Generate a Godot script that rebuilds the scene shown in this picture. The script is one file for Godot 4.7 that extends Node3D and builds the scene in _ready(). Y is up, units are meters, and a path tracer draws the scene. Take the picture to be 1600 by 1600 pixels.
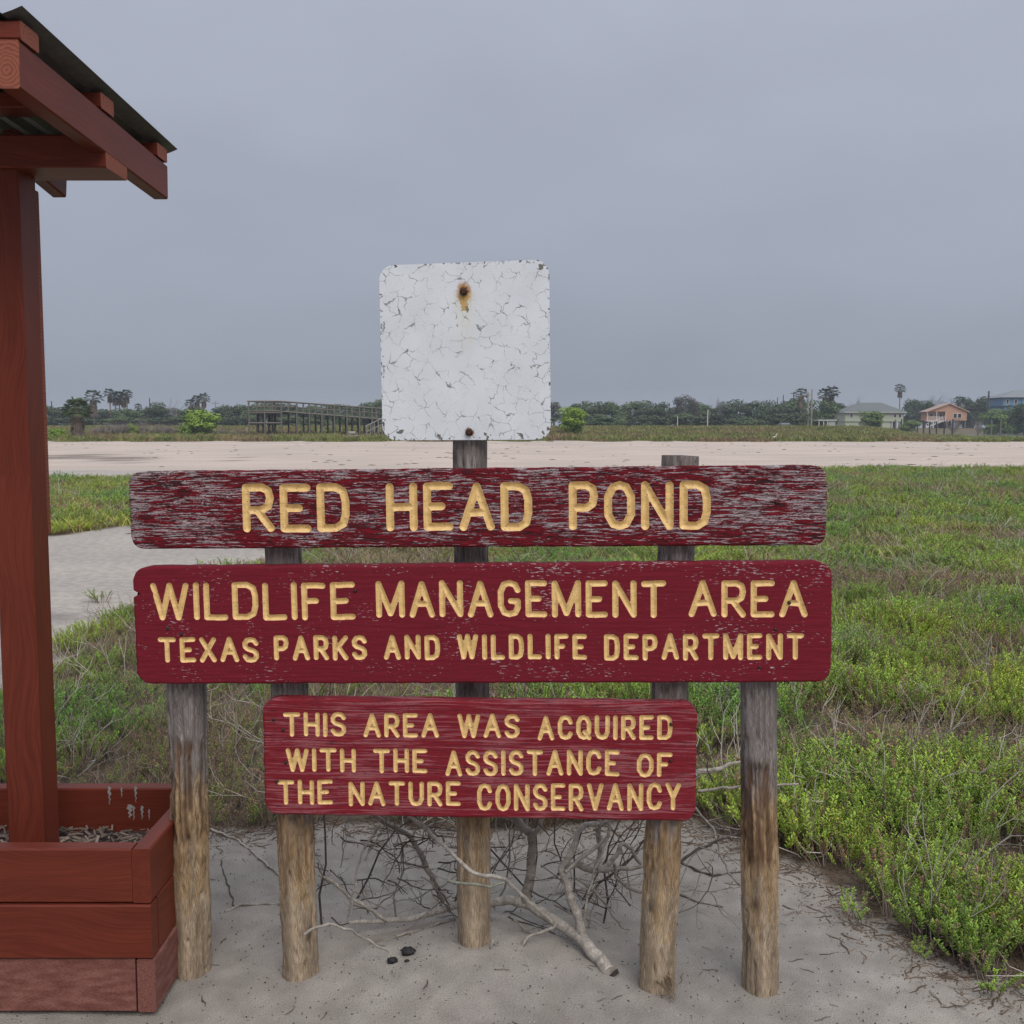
extends Node3D

# ---------- camera numbers (metres, degrees) ----------
const EYE := 1.55
const PITCH := 4.7
const FOCAL := 1604.0
var rng := RandomNumberGenerator.new()
var taken := {}
var M := {}

# A point on the sight line through (x, y) of the 1600 px photograph, d metres in front of the lens.
func at(x: float, y: float, d: float) -> Vector3:
	var p := deg_to_rad(PITCH)
	var sx := (x - 800.0) / FOCAL
	var sy := (800.0 - y) / FOCAL
	var t := d / (cos(p) + sy * sin(p))
	return Vector3(sx * t, EYE + t * (sy * cos(p) - sin(p)), -d)

func spot(x: float, y: float) -> Vector2:          # where that sight line meets level ground: (X, Z)
	var p := deg_to_rad(PITCH)
	var sy := (800.0 - y) / FOCAL
	var t := EYE / (sin(p) - sy * cos(p))
	return Vector2((x - 800.0) / FOCAL * t, -t * (cos(p) + sy * sin(p)))

func field(pts: Array) -> PackedVector2Array:
	var out := PackedVector2Array()
	for q in pts:
		out.append(spot(q[0], q[1]))
	return out

# ---------- names and tags ----------
func numbered(called: String) -> String:
	var n: int = taken.get(called, -1) + 1
	taken[called] = n
	return called if n == 0 else "%s_%03d" % [called, n]

func tag(o: Node3D, label: String, category: String, group := "") -> Node3D:
	o.set_meta("label", label)
	o.set_meta("category", category)
	if group != "":
		o.set_meta("group", group)
	return o

func thing(called: String, label: String, category: String, where := Vector3.ZERO, group := "") -> Node3D:
	var o := Node3D.new()
	o.name = numbered(called)
	add_child(o)
	o.position = where
	return tag(o, label, category, group)

func part(called: String, mesh: Mesh, mat, parent: Node3D, where := Vector3.ZERO) -> MeshInstance3D:
	var o := MeshInstance3D.new()
	o.name = called if parent != self else numbered(called)
	o.mesh = mesh
	if mat != null:
		o.material_override = mat
	parent.add_child(o, true)
	o.position = where
	return o

func copies(called: String, mesh: Mesh, mat: Material, places: Array, tints: Array, label: String, category: String) -> void:
	if places.is_empty():
		return
	var mm := MultiMesh.new()
	mm.transform_format = MultiMesh.TRANSFORM_3D
	mm.use_colors = true
	mm.mesh = mesh
	mm.instance_count = places.size()
	for i in places.size():
		mm.set_instance_transform(i, places[i])
		mm.set_instance_color(i, tints[i])
	var o := MultiMeshInstance3D.new()
	o.name = numbered(called)
	o.multimesh = mm
	o.material_override = mat
	add_child(o)
	tag(o, label, category)
	o.set_meta("kind", "stuff")

# ---------- mesh collector ----------
class Shape:
	var v := PackedVector3Array()
	var n := PackedVector3Array()
	var uv := PackedVector2Array()
	var c := PackedColorArray()
	var i := PackedInt32Array()
	func vert(p: Vector3, nn: Vector3, t: Vector2, col: Color) -> int:
		v.append(p); n.append(nn); uv.append(t); c.append(col)
		return v.size() - 1
	# corners run counter-clockwise seen from outside
	func quad(a: Vector3, b: Vector3, cc: Vector3, d: Vector3, col := Color.WHITE, t := [Vector2(0, 0), Vector2(1, 0), Vector2(1, 1), Vector2(0, 1)]) -> void:
		var nn := (b - a).cross(d - a).normalized()
		if nn.length() < 0.5:
			nn = (cc - a).cross(d - a).normalized()
		var k := v.size()
		vert(a, nn, t[0], col); vert(b, nn, t[1], col); vert(cc, nn, t[2], col); vert(d, nn, t[3], col)
		for q in [0, 2, 1, 0, 3, 2]:
			i.append(k + q)
	func tri(a: Vector3, b: Vector3, cc: Vector3, col := Color.WHITE) -> void:
		var nn := (b - a).cross(cc - a).normalized()
		var k := v.size()
		vert(a, nn, Vector2(0, 0), col); vert(b, nn, Vector2(1, 0), col); vert(cc, nn, Vector2(0.5, 1), col)
		i.append(k); i.append(k + 2); i.append(k + 1)
	func box(lo: Vector3, hi: Vector3, col := Color.WHITE) -> void:
		var p := []
		for k in 8:
			p.append(Vector3(hi.x if k & 1 else lo.x, hi.y if k & 2 else lo.y, hi.z if k & 4 else lo.z))
		quad(p[4], p[5], p[7], p[6], col)
		quad(p[1], p[0], p[2], p[3], col)
		quad(p[5], p[1], p[3], p[7], col)
		quad(p[0], p[4], p[6], p[2], col)
		quad(p[6], p[7], p[3], p[2], col)
		quad(p[0], p[1], p[5], p[4], col)
	func tube(pts: Array, radii: Array, sides: int, cols, cap := true) -> void:
		var last := pts.size() - 1
		var side := Vector3.ZERO
		var k0 := v.size()
		var run := 0.0
		for a in pts.size():
			var dir: Vector3 = (pts[mini(a + 1, last)] - pts[maxi(a - 1, 0)]).normalized()
			if side == Vector3.ZERO:
				side = dir.cross(Vector3(0.31, 0.2, 0.93)).normalized()
				if side.length() < 0.5:
					side = dir.cross(Vector3.RIGHT).normalized()
			side = (side - dir * side.dot(dir)).normalized()
			var other := dir.cross(side)
			if a > 0:
				run += pts[a].distance_to(pts[a - 1])
			for s in sides + 1:
				var an := TAU * s / sides
				var nn := side * cos(an) + other * sin(an)
				vert(pts[a] + nn * radii[a], nn, Vector2(float(s) / sides, run), cols[a] if cols is Array else cols)
		for a in last:
			for s in sides:
				var q := k0 + a * (sides + 1) + s
				for w in [0, sides + 1, 1, 1, sides + 1, sides + 2]:
					i.append(q + w)
		if cap:
			for e in [0, last]:
				var k := v.size()
				var dir: Vector3 = (pts[1] - pts[0]).normalized() * -1.0 if e == 0 else (pts[last] - pts[last - 1]).normalized()
				var col: Color = cols[e] if cols is Array else cols
				vert(pts[e], dir, Vector2(0.5, 0.5), col)
				for s in sides + 1:
					var q: int = k0 + e * (sides + 1) + s
					vert(v[q], dir, Vector2(0.5 + 0.5 * cos(TAU * s / sides), 0.5 + 0.5 * sin(TAU * s / sides)), col)
				for s in sides:
					if e == 0:
						i.append(k); i.append(k + 1 + s); i.append(k + 2 + s)
					else:
						i.append(k); i.append(k + 2 + s); i.append(k + 1 + s)
	func put(mesh: ArrayMesh = null, mat: Material = null) -> ArrayMesh:
		if mesh == null:
			mesh = ArrayMesh.new()
		var arr := []
		arr.resize(Mesh.ARRAY_MAX)
		arr[Mesh.ARRAY_VERTEX] = v
		arr[Mesh.ARRAY_NORMAL] = n
		arr[Mesh.ARRAY_TEX_UV] = uv
		arr[Mesh.ARRAY_COLOR] = c
		arr[Mesh.ARRAY_INDEX] = i
		mesh.add_surface_from_arrays(Mesh.PRIMITIVE_TRIANGLES, arr)
		if mat != null:
			mesh.surface_set_material(mesh.get_surface_count() - 1, mat)
		return mesh

func noise(seed_: int, freq := 1.0, octaves := 3, kind := FastNoiseLite.TYPE_SIMPLEX_SMOOTH) -> FastNoiseLite:
	var n := FastNoiseLite.new()
	n.seed = seed_
	n.noise_type = kind
	n.frequency = freq
	n.fractal_type = FastNoiseLite.FRACTAL_FBM if octaves > 1 else FastNoiseLite.FRACTAL_NONE
	n.fractal_octaves = octaves
	return n

func srgb(r: float, g: float, b: float) -> Color:      # linear value -> what albedo_color and textures take
	return Color(r, g, b).linear_to_srgb()

func plain(col: Color, rough := 0.85, tint := true) -> StandardMaterial3D:   # col is linear
	var m := StandardMaterial3D.new()
	m.albedo_color = col.linear_to_srgb()
	m.roughness = rough
	m.vertex_color_use_as_albedo = tint
	return m

func tex(im: Image) -> ImageTexture:
	return ImageTexture.create_from_image(im)

# ---------- ground ----------
var n_low := noise(11, 0.5, 3)
var n_fine := noise(12, 3.5, 3)
var n_edge := noise(13, 1.6, 3)
var n_patch := noise(14, 0.35, 3)
var n_wide := noise(15, 0.05, 2)
var veg_area: PackedVector2Array
var track_area: PackedVector2Array
var hump: Vector2

func rise(x: float, z: float) -> float:
	var d := -z
	if d < 100.0:
		return 0.0
	var az := x / d
	var left := 1.35 * smoothstep(104.0, 165.0, d) * (1.0 - smoothstep(0.33, 0.42, az))
	var right := 1.4 * smoothstep(252.0, 264.0, d)
	return maxf(left, right)

func gh(x: float, z: float) -> float:
	var r := Vector2(x, z).distance_to(Vector2(0, -3))
	var near := 1.0 - smoothstep(4.0, 14.0, r)
	var y := 0.018 * n_low.get_noise_2d(x, z) * near
	y += (0.008 * n_fine.get_noise_2d(x, z) + 0.005 * n_fine.get_noise_2d(x * 4.0 + 40.0, z * 4.0)) * near
	y += 0.075 * exp(-Vector2(x, z).distance_squared_to(hump) / 0.10)
	return y + rise(x, z)

func in_veg(x: float, z: float) -> bool:
	return Geometry2D.is_point_in_polygon(Vector2(x, z), veg_area)

# ---------- wood textures ----------
func wood_texture(seed_: int, w: int, h: int, a: Color, b: Color, stripes: float, contrast := 1.0, along := 1.0) -> Image:
	var im := Image.create(w, h, false, Image.FORMAT_RGB8)
	var n1 := noise(seed_, 1.0, 3)
	var n2 := noise(seed_ + 1, 1.0, 2)
	for y in h:
		for x in w:
			var u := float(x) / w
			var t := float(y) / h
			var warp := n2.get_noise_2d(u * 3.0, t * 2.0) * 0.08
			var g := n1.get_noise_2d(u * 6.0 * along, (t + warp) * stripes) * 0.6 + n1.get_noise_2d(u * 30.0 * along + 9.0, (t + warp) * stripes * 4.0) * 0.35
			g += n2.get_noise_2d(u * 2.0 + 5.0, t * 3.0) * 0.35
			im.set_pixel(x, y, a.lerp(b, clampf(0.5 + g * contrast, 0.0, 1.0)))
	return im

func speckle_texture(seed_: int, size: int, a: Color, b: Color, f1: float, f2: float) -> Image:
	var im := Image.create(size, size, false, Image.FORMAT_RGB8)
	var n1 := noise(seed_, f1 / size, 4)
	var n2 := noise(seed_ + 1, f2 / size, 2)
	var one := n1.get_seamless_image(size, size)
	var two := n2.get_seamless_image(size, size)
	for y in size:
		for x in size:
			var g := one.get_pixel(x, y).r * 0.5 + two.get_pixel(x, y).r * 0.5
			im.set_pixel(x, y, a.lerp(b, clampf((g - 0.5) * 1.7 + 0.5, 0.0, 1.0)))
	return im

# ---------- beams of sawn timber ----------
# from a to b, w across, h high (h lies nearest to `up`); the ends carry year rings
func beam(a: Vector3, b: Vector3, w: float, h: float, up := Vector3.UP, bevel := 0.004, rings := true, mat: Material = null) -> ArrayMesh:
	var dir := (b - a).normalized()
	var side := dir.cross(up).normalized()
	var top := side.cross(dir).normalized()
	var ring := []
	for q in [[-1, -1], [1, -1], [1, 1], [-1, 1]]:
		var sx: float = q[0]
		var sy: float = q[1]
		var p1 := side * sx * (w / 2 - bevel) + top * sy * h / 2
		var p2 := side * sx * w / 2 + top * sy * (h / 2 - bevel)
		if sx * sy > 0:
			ring.append(p2 if sx > 0 and sy < 0 else p1)
			ring.append(p1 if sx > 0 and sy < 0 else p2)
		else:
			ring.append(p2)
			ring.append(p1)
	# sorted round the axis
	ring.sort_custom(func(p, q): return atan2(p.dot(top), p.dot(side)) < atan2(q.dot(top), q.dot(side)))
	var s := Shape.new()
	var e := Shape.new()
	var long := a.distance_to(b)
	var off := rng.randf() * 3.0
	var run := rng.randf()
	for k in 8:
		var p: Vector3 = ring[k]
		var q: Vector3 = ring[(k + 1) % 8]
		var wide := p.distance_to(q)
		s.quad(b + p, b + q, a + q, a + p, Color.WHITE, [Vector2(off + long * 0.5, run), Vector2(off + long * 0.5, run + wide * 2.0), Vector2(off, run + wide * 2.0), Vector2(off, run)])
		run += wide * 2.0
	for end in 2:
		var o := a if end == 0 else b
		var nn := -dir if end == 0 else dir
		var mid := e.vert(o, nn, Vector2(0.5, 0.5), Color.WHITE)
		for k in 9:
			var p: Vector3 = ring[k % 8]
			e.vert(o + p, nn, Vector2(0.5 + p.dot(side) / 0.15, 0.5 + p.dot(top) / 0.15), Color.WHITE)
		for k in 8:
			e.i.append(mid)
			if end == 1:
				e.i.append(mid + 1 + k); e.i.append(mid + 2 + k)
			else:
				e.i.append(mid + 2 + k); e.i.append(mid + 1 + k)
	var face: Material = M.stain if mat == null else mat
	return e.put(s.put(null, face), M.stain_end if rings else face)

# ---------- routed letters ----------
const O_ := [[0.5, 1], [0.22, 0.95], [0.0, 0.72], [0, 0.28], [0.22, 0.05], [0.5, 0], [0.78, 0.05], [1, 0.28], [1, 0.72], [0.78, 0.95], [0.5, 1]]
const P_ := [[0, 0], [0, 1], [0.66, 1], [0.92, 0.92], [1, 0.74], [0.92, 0.54], [0.66, 0.45], [0, 0.45]]
const GLYPH := {
	"A": [[[0, 0], [0.5, 1], [1, 0]], [[0.2, 0.36], [0.8, 0.36]]],
	"C": [[[1, 0.76], [0.85, 0.95], [0.5, 1], [0.2, 0.95], [0, 0.72], [0, 0.28], [0.2, 0.05], [0.5, 0], [0.85, 0.05], [1, 0.22]]],
	"D": [[[0, 0], [0, 1], [0.6, 1], [0.9, 0.9], [1, 0.66], [1, 0.34], [0.9, 0.1], [0.6, 0], [0, 0]]],
	"E": [[[1, 1], [0, 1], [0, 0], [1, 0]], [[0, 0.5], [0.65, 0.5]]],
	"F": [[[1, 1], [0, 1], [0, 0]], [[0, 0.52], [0.62, 0.52]]],
	"G": [[[1, 0.78], [0.85, 0.95], [0.5, 1], [0.2, 0.95], [0, 0.72], [0, 0.28], [0.2, 0.05], [0.5, 0], [0.85, 0.05], [1, 0.22], [1, 0.42], [0.6, 0.42]]],
	"H": [[[0, 0], [0, 1]], [[1, 0], [1, 1]], [[0, 0.5], [1, 0.5]]],
	"I": [[[0, 0], [0, 1]]],
	"K": [[[0, 0], [0, 1]], [[1, 1], [0, 0.4]], [[0.3, 0.58], [1, 0]]],
	"L": [[[0, 1], [0, 0], [1, 0]]],
	"M": [[[0, 0], [0, 1], [0.5, 0.04], [1, 1], [1, 0]]],
	"N": [[[0, 0], [0, 1], [1, 0], [1, 1]]],
	"O": [O_],
	"P": [P_],
	"Q": [O_, [[0.6, 0.28], [1.02, -0.02]]],
	"R": [P_, [[0.45, 0.45], [1, 0]]],
	"S": [[[1, 0.82], [0.8, 0.97], [0.5, 1], [0.2, 0.97], [0, 0.82], [0.02, 0.66], [0.2, 0.56], [0.8, 0.44], [0.98, 0.34], [1, 0.16], [0.8, 0.03], [0.5, 0], [0.2, 0.03], [0, 0.18]]],
	"T": [[[0, 1], [1, 1]], [[0.5, 1], [0.5, 0]]],
	"U": [[[0, 1], [0, 0.28], [0.2, 0.05], [0.5, 0], [0.8, 0.05], [1, 0.28], [1, 1]]],
	"V": [[[0, 1], [0.5, 0], [1, 1]]],
	"W": [[[0, 1], [0.25, 0], [0.5, 1], [0.75, 0], [1, 1]]],
	"X": [[[0, 0], [1, 1]], [[0, 1], [1, 0]]],
	"Y": [[[0, 1], [0.5, 0.45], [1, 1]], [[0.5, 0.45], [0.5, 0]]],
}
const WIDE := {"I": 0.0, "M": 0.85, "W": 1.0, "L": 0.56, "E": 0.58, "F": 0.56, "T": 0.68, "A": 0.72, "S": 0.58, "P": 0.58, "R": 0.6, "V": 0.7, "N": 0.66, "Y": 0.62}

# the face of the sign: a vertical plane
var face_o: Vector3
var face_u: Vector3
var face_n: Vector3
func face_set() -> void:
	var l := at(200, 800, 2.72)
	var r := at(1295, 800, 2.63)
	face_o = Vector3(l.x, 0, l.z)
	face_u = Vector3(r.x - l.x, 0, r.z - l.z).normalized()
	face_n = Vector3(-face_u.z, 0, face_u.x)
func on_face(x: float, y: float) -> Vector2:
	var e := Vector3(0, EYE, 0)
	var dir := at(x, y, 1.0) - e
	var t := (face_o - e).dot(face_n) / dir.dot(face_n)
	var p := e + dir * t - face_o
	return Vector2(p.dot(face_u), p.y)
func face_depth(x: float, y: float) -> float:
	var q := on_face(x, y)
	return -(face_o + face_u * q.x).z

# corners: TL TR BL BR in photo pixels; words: [text, x0, x1, top, bottom]
func make_board(parent: Node3D, label: String, corners: Array, words: Array, stroke_px: float, style: int, seed_: int) -> void:
	var tl := on_face(corners[0][0], corners[0][1])
	var tr := on_face(corners[1][0], corners[1][1])
	var bl := on_face(corners[2][0], corners[2][1])
	var br := on_face(corners[3][0], corners[3][1])
	var ang := (((tr - tl).angle()) + ((br - bl).angle())) / 2.0
	var L := (tl.distance_to(tr) + bl.distance_to(br)) / 2.0
	var H := (tl.distance_to(bl) + tr.distance_to(br)) / 2.0
	var mid := (tl + tr + bl + br) / 4.0
	var ca := cos(ang)
	var sa := sin(ang)
	var local := func(x, y):
		var q: Vector2 = on_face(x, y) - mid
		return Vector2(q.x * ca + q.y * sa + L / 2, -q.x * sa + q.y * ca + H / 2)
	var ppm := FOCAL / 2.68
	var rad := stroke_px / ppm / 2.0
	var rads := []
	# ----- strokes of every letter, in board metres
	var step := 0.002
	var nx := int(L / step)
	var ny := int(H / step)
	var stx := L / nx
	var sty := H / ny
	var owner_ := PackedInt32Array()
	owner_.resize((nx + 1) * (ny + 1))
	owner_.fill(-1)
	var dist := PackedFloat32Array()
	dist.resize((nx + 1) * (ny + 1))
	dist.fill(9.0)
	var wob := noise(seed_ + 70, 45.0, 2)
	var letters := 0
	for w in words:
		var text: String = w[0]
		var spx: float = w[5] if w.size() > 5 else stroke_px
		rad = spx / ppm / 2.0
		var p0: Vector2 = local.call(w[1], w[4])
		var p1: Vector2 = local.call(w[2], w[4])
		var q0: Vector2 = local.call((w[1] + w[2]) / 2.0, w[3])
		var base0 := p0.y + rad
		var base1 := p1.y + rad
		var cap := q0.y - (p0.y + p1.y) / 2.0 - 2.0 * rad
		var total := p1.x - p0.x - 2.0 * rad
		var sum := 0.0
		for ch in text:
			sum += WIDE.get(ch, 0.62)
		var gap := spx * 1.75 / ppm
		var k := (total - gap * (text.length() - 1)) / sum
		var cx := p0.x + rad
		for ch in text:
			var cw: float = WIDE.get(ch, 0.62) * k
			var by := lerpf(base0, base1, (cx - p0.x) / total) + rng.randf_range(-0.0012, 0.0012)
			for line in GLYPH[ch]:
				for s in line.size() - 1:
					var a := Vector2(cx + line[s][0] * cw, by + line[s][1] * cap)
					var b := Vector2(cx + line[s + 1][0] * cw, by + line[s + 1][1] * cap)
					var x0 := maxi(int((minf(a.x, b.x) - rad * 1.6) / step), 0)
					var x1 := mini(int((maxf(a.x, b.x) + rad * 1.6) / step) + 1, nx)
					var y0 := maxi(int((minf(a.y, b.y) - rad * 1.6) / step), 0)
					var y1 := mini(int((maxf(a.y, b.y) + rad * 1.6) / step) + 1, ny)
					for y in range(y0, y1 + 1):
						for x in range(x0, x1 + 1):
							var p := Vector2(x * stx, y * sty)
							var dd := p.distance_to(Geometry2D.get_closest_point_to_segment(p, a, b)) / rad
							var at_ := y * (nx + 1) + x
							if dd < dist[at_]:
								dist[at_] = dd
								if dd < 1.5:
									owner_[at_] = letters
			letters += 1
			rads.append(rad)
			cx += cw + gap
	# ----- the paint and the grain
	var tw := 2048 if L > 1.4 else 1280
	var th := int(tw * H / L)
	var im := Image.create(tw, th, false, Image.FORMAT_RGB8)
	var hm := Image.create(tw, th, false, Image.FORMAT_L8)
	var g1 := noise(seed_, 1.0, 3)
	var g2 := noise(seed_ + 1, 1.0, 2)
	var g3 := noise(seed_ + 2, 1.0, 3)
	var knots := []
	for k in (7 if style == 0 else 4):
		knots.append([rng.randf_range(0.02, L - 0.02), rng.randf_range(0.02, H - 0.02), rng.randf_range(0.008, 0.016)])
	if style == 0:
		knots[0] = [0.148, H - 0.058, 0.014]
		knots[1] = [0.045, 0.085, 0.013]
		knots[2] = [0.5, 0.11, 0.013]
		knots[3] = [0.905, H - 0.008, 0.014]
		knots[4] = [1.71, 0.105, 0.008]
	var red := [srgb(0.215, 0.014, 0.024), srgb(0.19, 0.0155, 0.028), srgb(0.235, 0.020, 0.030)]
	var red2 := [srgb(0.125, 0.007, 0.012), srgb(0.145, 0.0115, 0.021), srgb(0.155, 0.012, 0.02)]
	var grey := srgb(0.40, 0.345, 0.36)
	var grey2 := srgb(0.25, 0.205, 0.215)
	var dark := srgb(0.03, 0.016, 0.017)
	if style == 2:
		grey = srgb(0.36, 0.16, 0.17)
		grey2 = srgb(0.26, 0.09, 0.10)
	for py in th:
		var v := (1.0 - (py + 0.5) / th) * H
		for px in tw:
			var u := (px + 0.5) / tw * L
			var vv := v + 0.006 * g2.get_noise_2d(u * 2.5, v * 5.0)
			var inside := 0.0
			for kn in knots:
				var dx: float = (u - kn[0]) / 2.2
				var dy: float = v - kn[1]
				var q: float = (dx * dx + dy * dy) / (kn[2] * kn[2])
				if q < 16.0:
					vv += dy * 0.9 * exp(-q * 0.6)
					inside = maxf(inside, exp(-q * 1.6))
			var grain := g1.get_noise_2d(u * 7.0, vv * 190.0)
			var fine := g1.get_noise_2d(u * 22.0 + 50.0, vv * 520.0)
			var big := g3.get_noise_2d(u * 5.0, v * 16.0)
			var col: Color
			var hgt := 0.6
			if style == 0:
				var mid_n := g3.get_noise_2d(u * 16.0 + 33.0, vv * 95.0)
				var bias := 0.09 - 0.30 * clampf((0.30 - u) / 0.3, 0.0, 1.0) + 0.22 * clampf((0.06 - v) / 0.06, 0.0, 1.0) - 0.30 * clampf((u - 1.5) / 0.34, 0.0, 1.0)
				var paint := bias + 0.05 + big * 0.42 + mid_n * 0.5 + grain * 0.85 + fine * 0.55 + inside * 1.3
				if paint > 0.0:
					col = red[0].lerp(red2[0], clampf(0.4 + fine * 0.9, 0.0, 1.0))
					hgt = 0.75
				else:
					col = grey.lerp(grey2, clampf(0.4 + fine * 1.1 + big * 0.4, 0.0, 1.0))
					hgt = 0.55
				var crack := absf(g1.get_noise_2d(u * 5.0 + 90.0, vv * 85.0))
				var lines := absf(g1.get_noise_2d(u * 9.0 + 130.0, vv * 260.0))
				if lines < 0.10:
					col = col.lerp(srgb(0.05, 0.012, 0.015), 0.62)
					hgt = 0.35
				if crack < 0.05 + 0.05 * big:
					col = col.lerp(dark, 0.85)
					hgt = 0.1
				elif absf(grain) < 0.06:
					col = col.lerp(dark, 0.6)
					hgt = 0.3
				if inside > 0.55:
					col = col.lerp(dark, 0.5)
			elif style == 1:
				col = red[1].lerp(red2[1], clampf(0.45 + grain * 0.6 + fine * 0.35, 0.0, 1.0))
				hgt = 0.6 + 0.2 * fine
				var edge := clampf((v - (H - 0.05)) / 0.05, 0.0, 1.0) * (0.45 + big) * clampf((u - 0.4) / 0.5, 0.0, 1.0)
				var flake := g3.get_noise_2d(u * 36.0, vv * 230.0) + 0.35 * g2.get_noise_2d(u * 5.0 + 30.0, v * 9.0)
				if flake > 0.62 - 0.42 * edge:
					col = srgb(0.42, 0.36, 0.37) if flake > 0.66 - 0.42 * edge else grey2
					hgt = 0.4
				if absf(grain) < 0.035:
					col = col.lerp(dark, 0.3)
					hgt = 0.35
			else:
				col = red[2].lerp(red2[2], clampf(0.45 + fine * 0.8, 0.0, 1.0))
				var bare := g1.get_noise_2d(u * 3.0 + 20.0, vv * 150.0) + 0.45 * big
				if bare > 0.02:
					col = col.lerp(grey.lerp(grey2, clampf(0.5 + fine, 0.0, 1.0)), clampf((bare - 0.02) * 3.0, 0.0, 0.75))
				hgt = 0.55 + 0.35 * grain
				if absf(g1.get_noise_2d(u * 4.0 + 70.0, vv * 110.0)) < 0.035:
					col = col.lerp(dark, 0.5)
					hgt = 0.15
			im.set_pixel(px, py, col)
			hm.set_pixel(px, py, Color(hgt, hgt, hgt))
	var mat := StandardMaterial3D.new()
	mat.albedo_texture = tex(im)
	mat.roughness = 0.78 if style > 0 else 0.9
	mat.metallic_specular = 0.25
	mat.heightmap_enabled = true
	mat.heightmap_texture = tex(hm)
	mat.heightmap_scale = 0.16 if style == 0 else 0.08
	# ----- the carved front
	var radius := [0.035, 0.04, 0.035][style] as float
	var edge_n := noise(seed_ + 5, 9.0, 3)
	var pos := PackedVector3Array()
	pos.resize((nx + 1) * (ny + 1))
	var uvs := PackedVector2Array()
	uvs.resize((nx + 1) * (ny + 1))
	var snap := dist.duplicate()
	for y in ny + 1:
		var v := float(y) / ny * H
		var cut := 0.0
		var from_end := minf(v, H - v)
		if from_end < radius:
			var q := radius - from_end
			cut = radius - sqrt(maxf(radius * radius - q * q, 0.0))
		for x in nx + 1:
			var u := float(x) / nx * L
			var lo := cut + 0.0025 * edge_n.get_noise_2d(3.0, v * 3.0)
			var hi := L - cut + 0.0025 * edge_n.get_noise_2d(8.0, v * 3.0)
			if style == 1:
				lo += 0.017 * exp(-pow((v - (H - 0.072)) / 0.006, 2.0))
			# only the last 6 cm at each end is drawn in
			var uu := u
			if u < 0.06:
				uu = lo + (0.06 - lo) * u / 0.06
			elif u > L - 0.06:
				uu = L - 0.06 + (hi - L + 0.06) * (u - L + 0.06) / 0.06
			var vy := v + 0.002 * edge_n.get_noise_2d(u * 1.3, 20.0) * v / H + 0.002 * edge_n.get_noise_2d(u * 1.3, 33.0) * (1.0 - v / H)
			var a := y * (nx + 1) + x
			var depth := 0.0
			var d := dist[a]
			if owner_[a] >= 0 and x > 0 and y > 0 and x < nx and y < ny:
				var lr: float = rads[owner_[a]]
				if absf(d - 1.0) * lr < step * 0.62:
					var grad := Vector2(dist[a + 1] - dist[a - 1], dist[a + nx + 1] - dist[a - nx - 1])
					if absf(grad.x) < 4.0 and absf(grad.y) < 4.0 and grad.length() > 0.01:
						var ragged := 1.0 + 0.035 * wob.get_noise_2d(u, v)
						grad = grad.normalized() * (ragged - d) * lr
						uu += grad.x
						vy += grad.y
						d = 1.0
						snap[a] = 1.0
			if d <= 1.0:
				depth = -0.0085 * (rads[owner_[a]] / 0.012) * (1.0 - pow(d, 1.5)) - 0.0004
			elif style == 0:
				depth = 0.0012 * g1.get_noise_2d(u * 5.0, v * 70.0)
			else:
				depth = 0.0006 * g1.get_noise_2d(u * 5.0, v * 80.0)
			var rim := minf(minf(u, L - u), minf(v, H - v)) - 0.0
			if rim < 0.006:
				depth -= 0.004 * pow(1.0 - rim / 0.006, 2.0)
			pos[a] = Vector3(uu, vy, depth)
			uvs[a] = Vector2(uu / L, 1.0 - vy / H)
	var nor := PackedVector3Array()
	nor.resize(pos.size())
	for y in ny + 1:
		for x in nx + 1:
			var dx := pos[y * (nx + 1) + mini(x + 1, nx)] - pos[y * (nx + 1) + maxi(x - 1, 0)]
			var dy := pos[mini(y + 1, ny) * (nx + 1) + x] - pos[maxi(y - 1, 0) * (nx + 1) + x]
			nor[y * (nx + 1) + x] = dx.cross(dy).normalized()
	var front := Shape.new()
	front.v = pos.duplicate()
	front.n = nor.duplicate()
	front.uv = uvs.duplicate()
	front.c.resize(pos.size())
	front.c.fill(Color.WHITE)
	var glyphs := []
	var maps := []
	for k in letters:
		glyphs.append(Shape.new())
		maps.append({})
	var chip := noise(seed_ + 9, 1.0, 2)
	var idx := PackedInt32Array()
	for y in ny:
		for x in nx:
			var a := y * (nx + 1) + x
			var cb := a + 1
			var cc := a + nx + 1
			var cd := a + nx + 2
			var ia := snap[a] <= 1.0
			var ib := snap[cb] <= 1.0
			var ic := snap[cc] <= 1.0
			var id := snap[cd] <= 1.0
			var tris := [[a, cc, cb], [cb, cc, cd]]
			if ia and id and not (ib and ic):
				tris = [[a, cc, cd], [a, cd, cb]]
			for t3 in tris:
				if snap[t3[0]] <= 1.0 and snap[t3[1]] <= 1.0 and snap[t3[2]] <= 1.0:
					var gl: Shape = glyphs[owner_[t3[0]]]
					var mp: Dictionary = maps[owner_[t3[0]]]
					for q in t3:
						if not mp.has(q):
							var t := chip.get_noise_2d(pos[q].x * 25.0, pos[q].y * 420.0) * 0.10 + chip.get_noise_2d(pos[q].x * 40.0 + 9.0, pos[q].y * 40.0) * 0.12
							var col := Color(0.74 + t, 0.50 + t * 0.8, 0.205 + t * 0.45)
							if chip.get_noise_2d(pos[q].x * 90.0 + 70.0, pos[q].y * 200.0) > 0.62:
								col = Color(0.30, 0.16, 0.09)
							mp[q] = gl.vert(pos[q], nor[q], uvs[q], col)
						gl.i.append(mp[q])
				else:
					for q in t3:
						idx.append(q)
	front.i = idx
	# ----- edges and back
	var loop := []
	for x in nx + 1: loop.append(x)
	for y in range(1, ny + 1): loop.append(y * (nx + 1) + nx)
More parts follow.
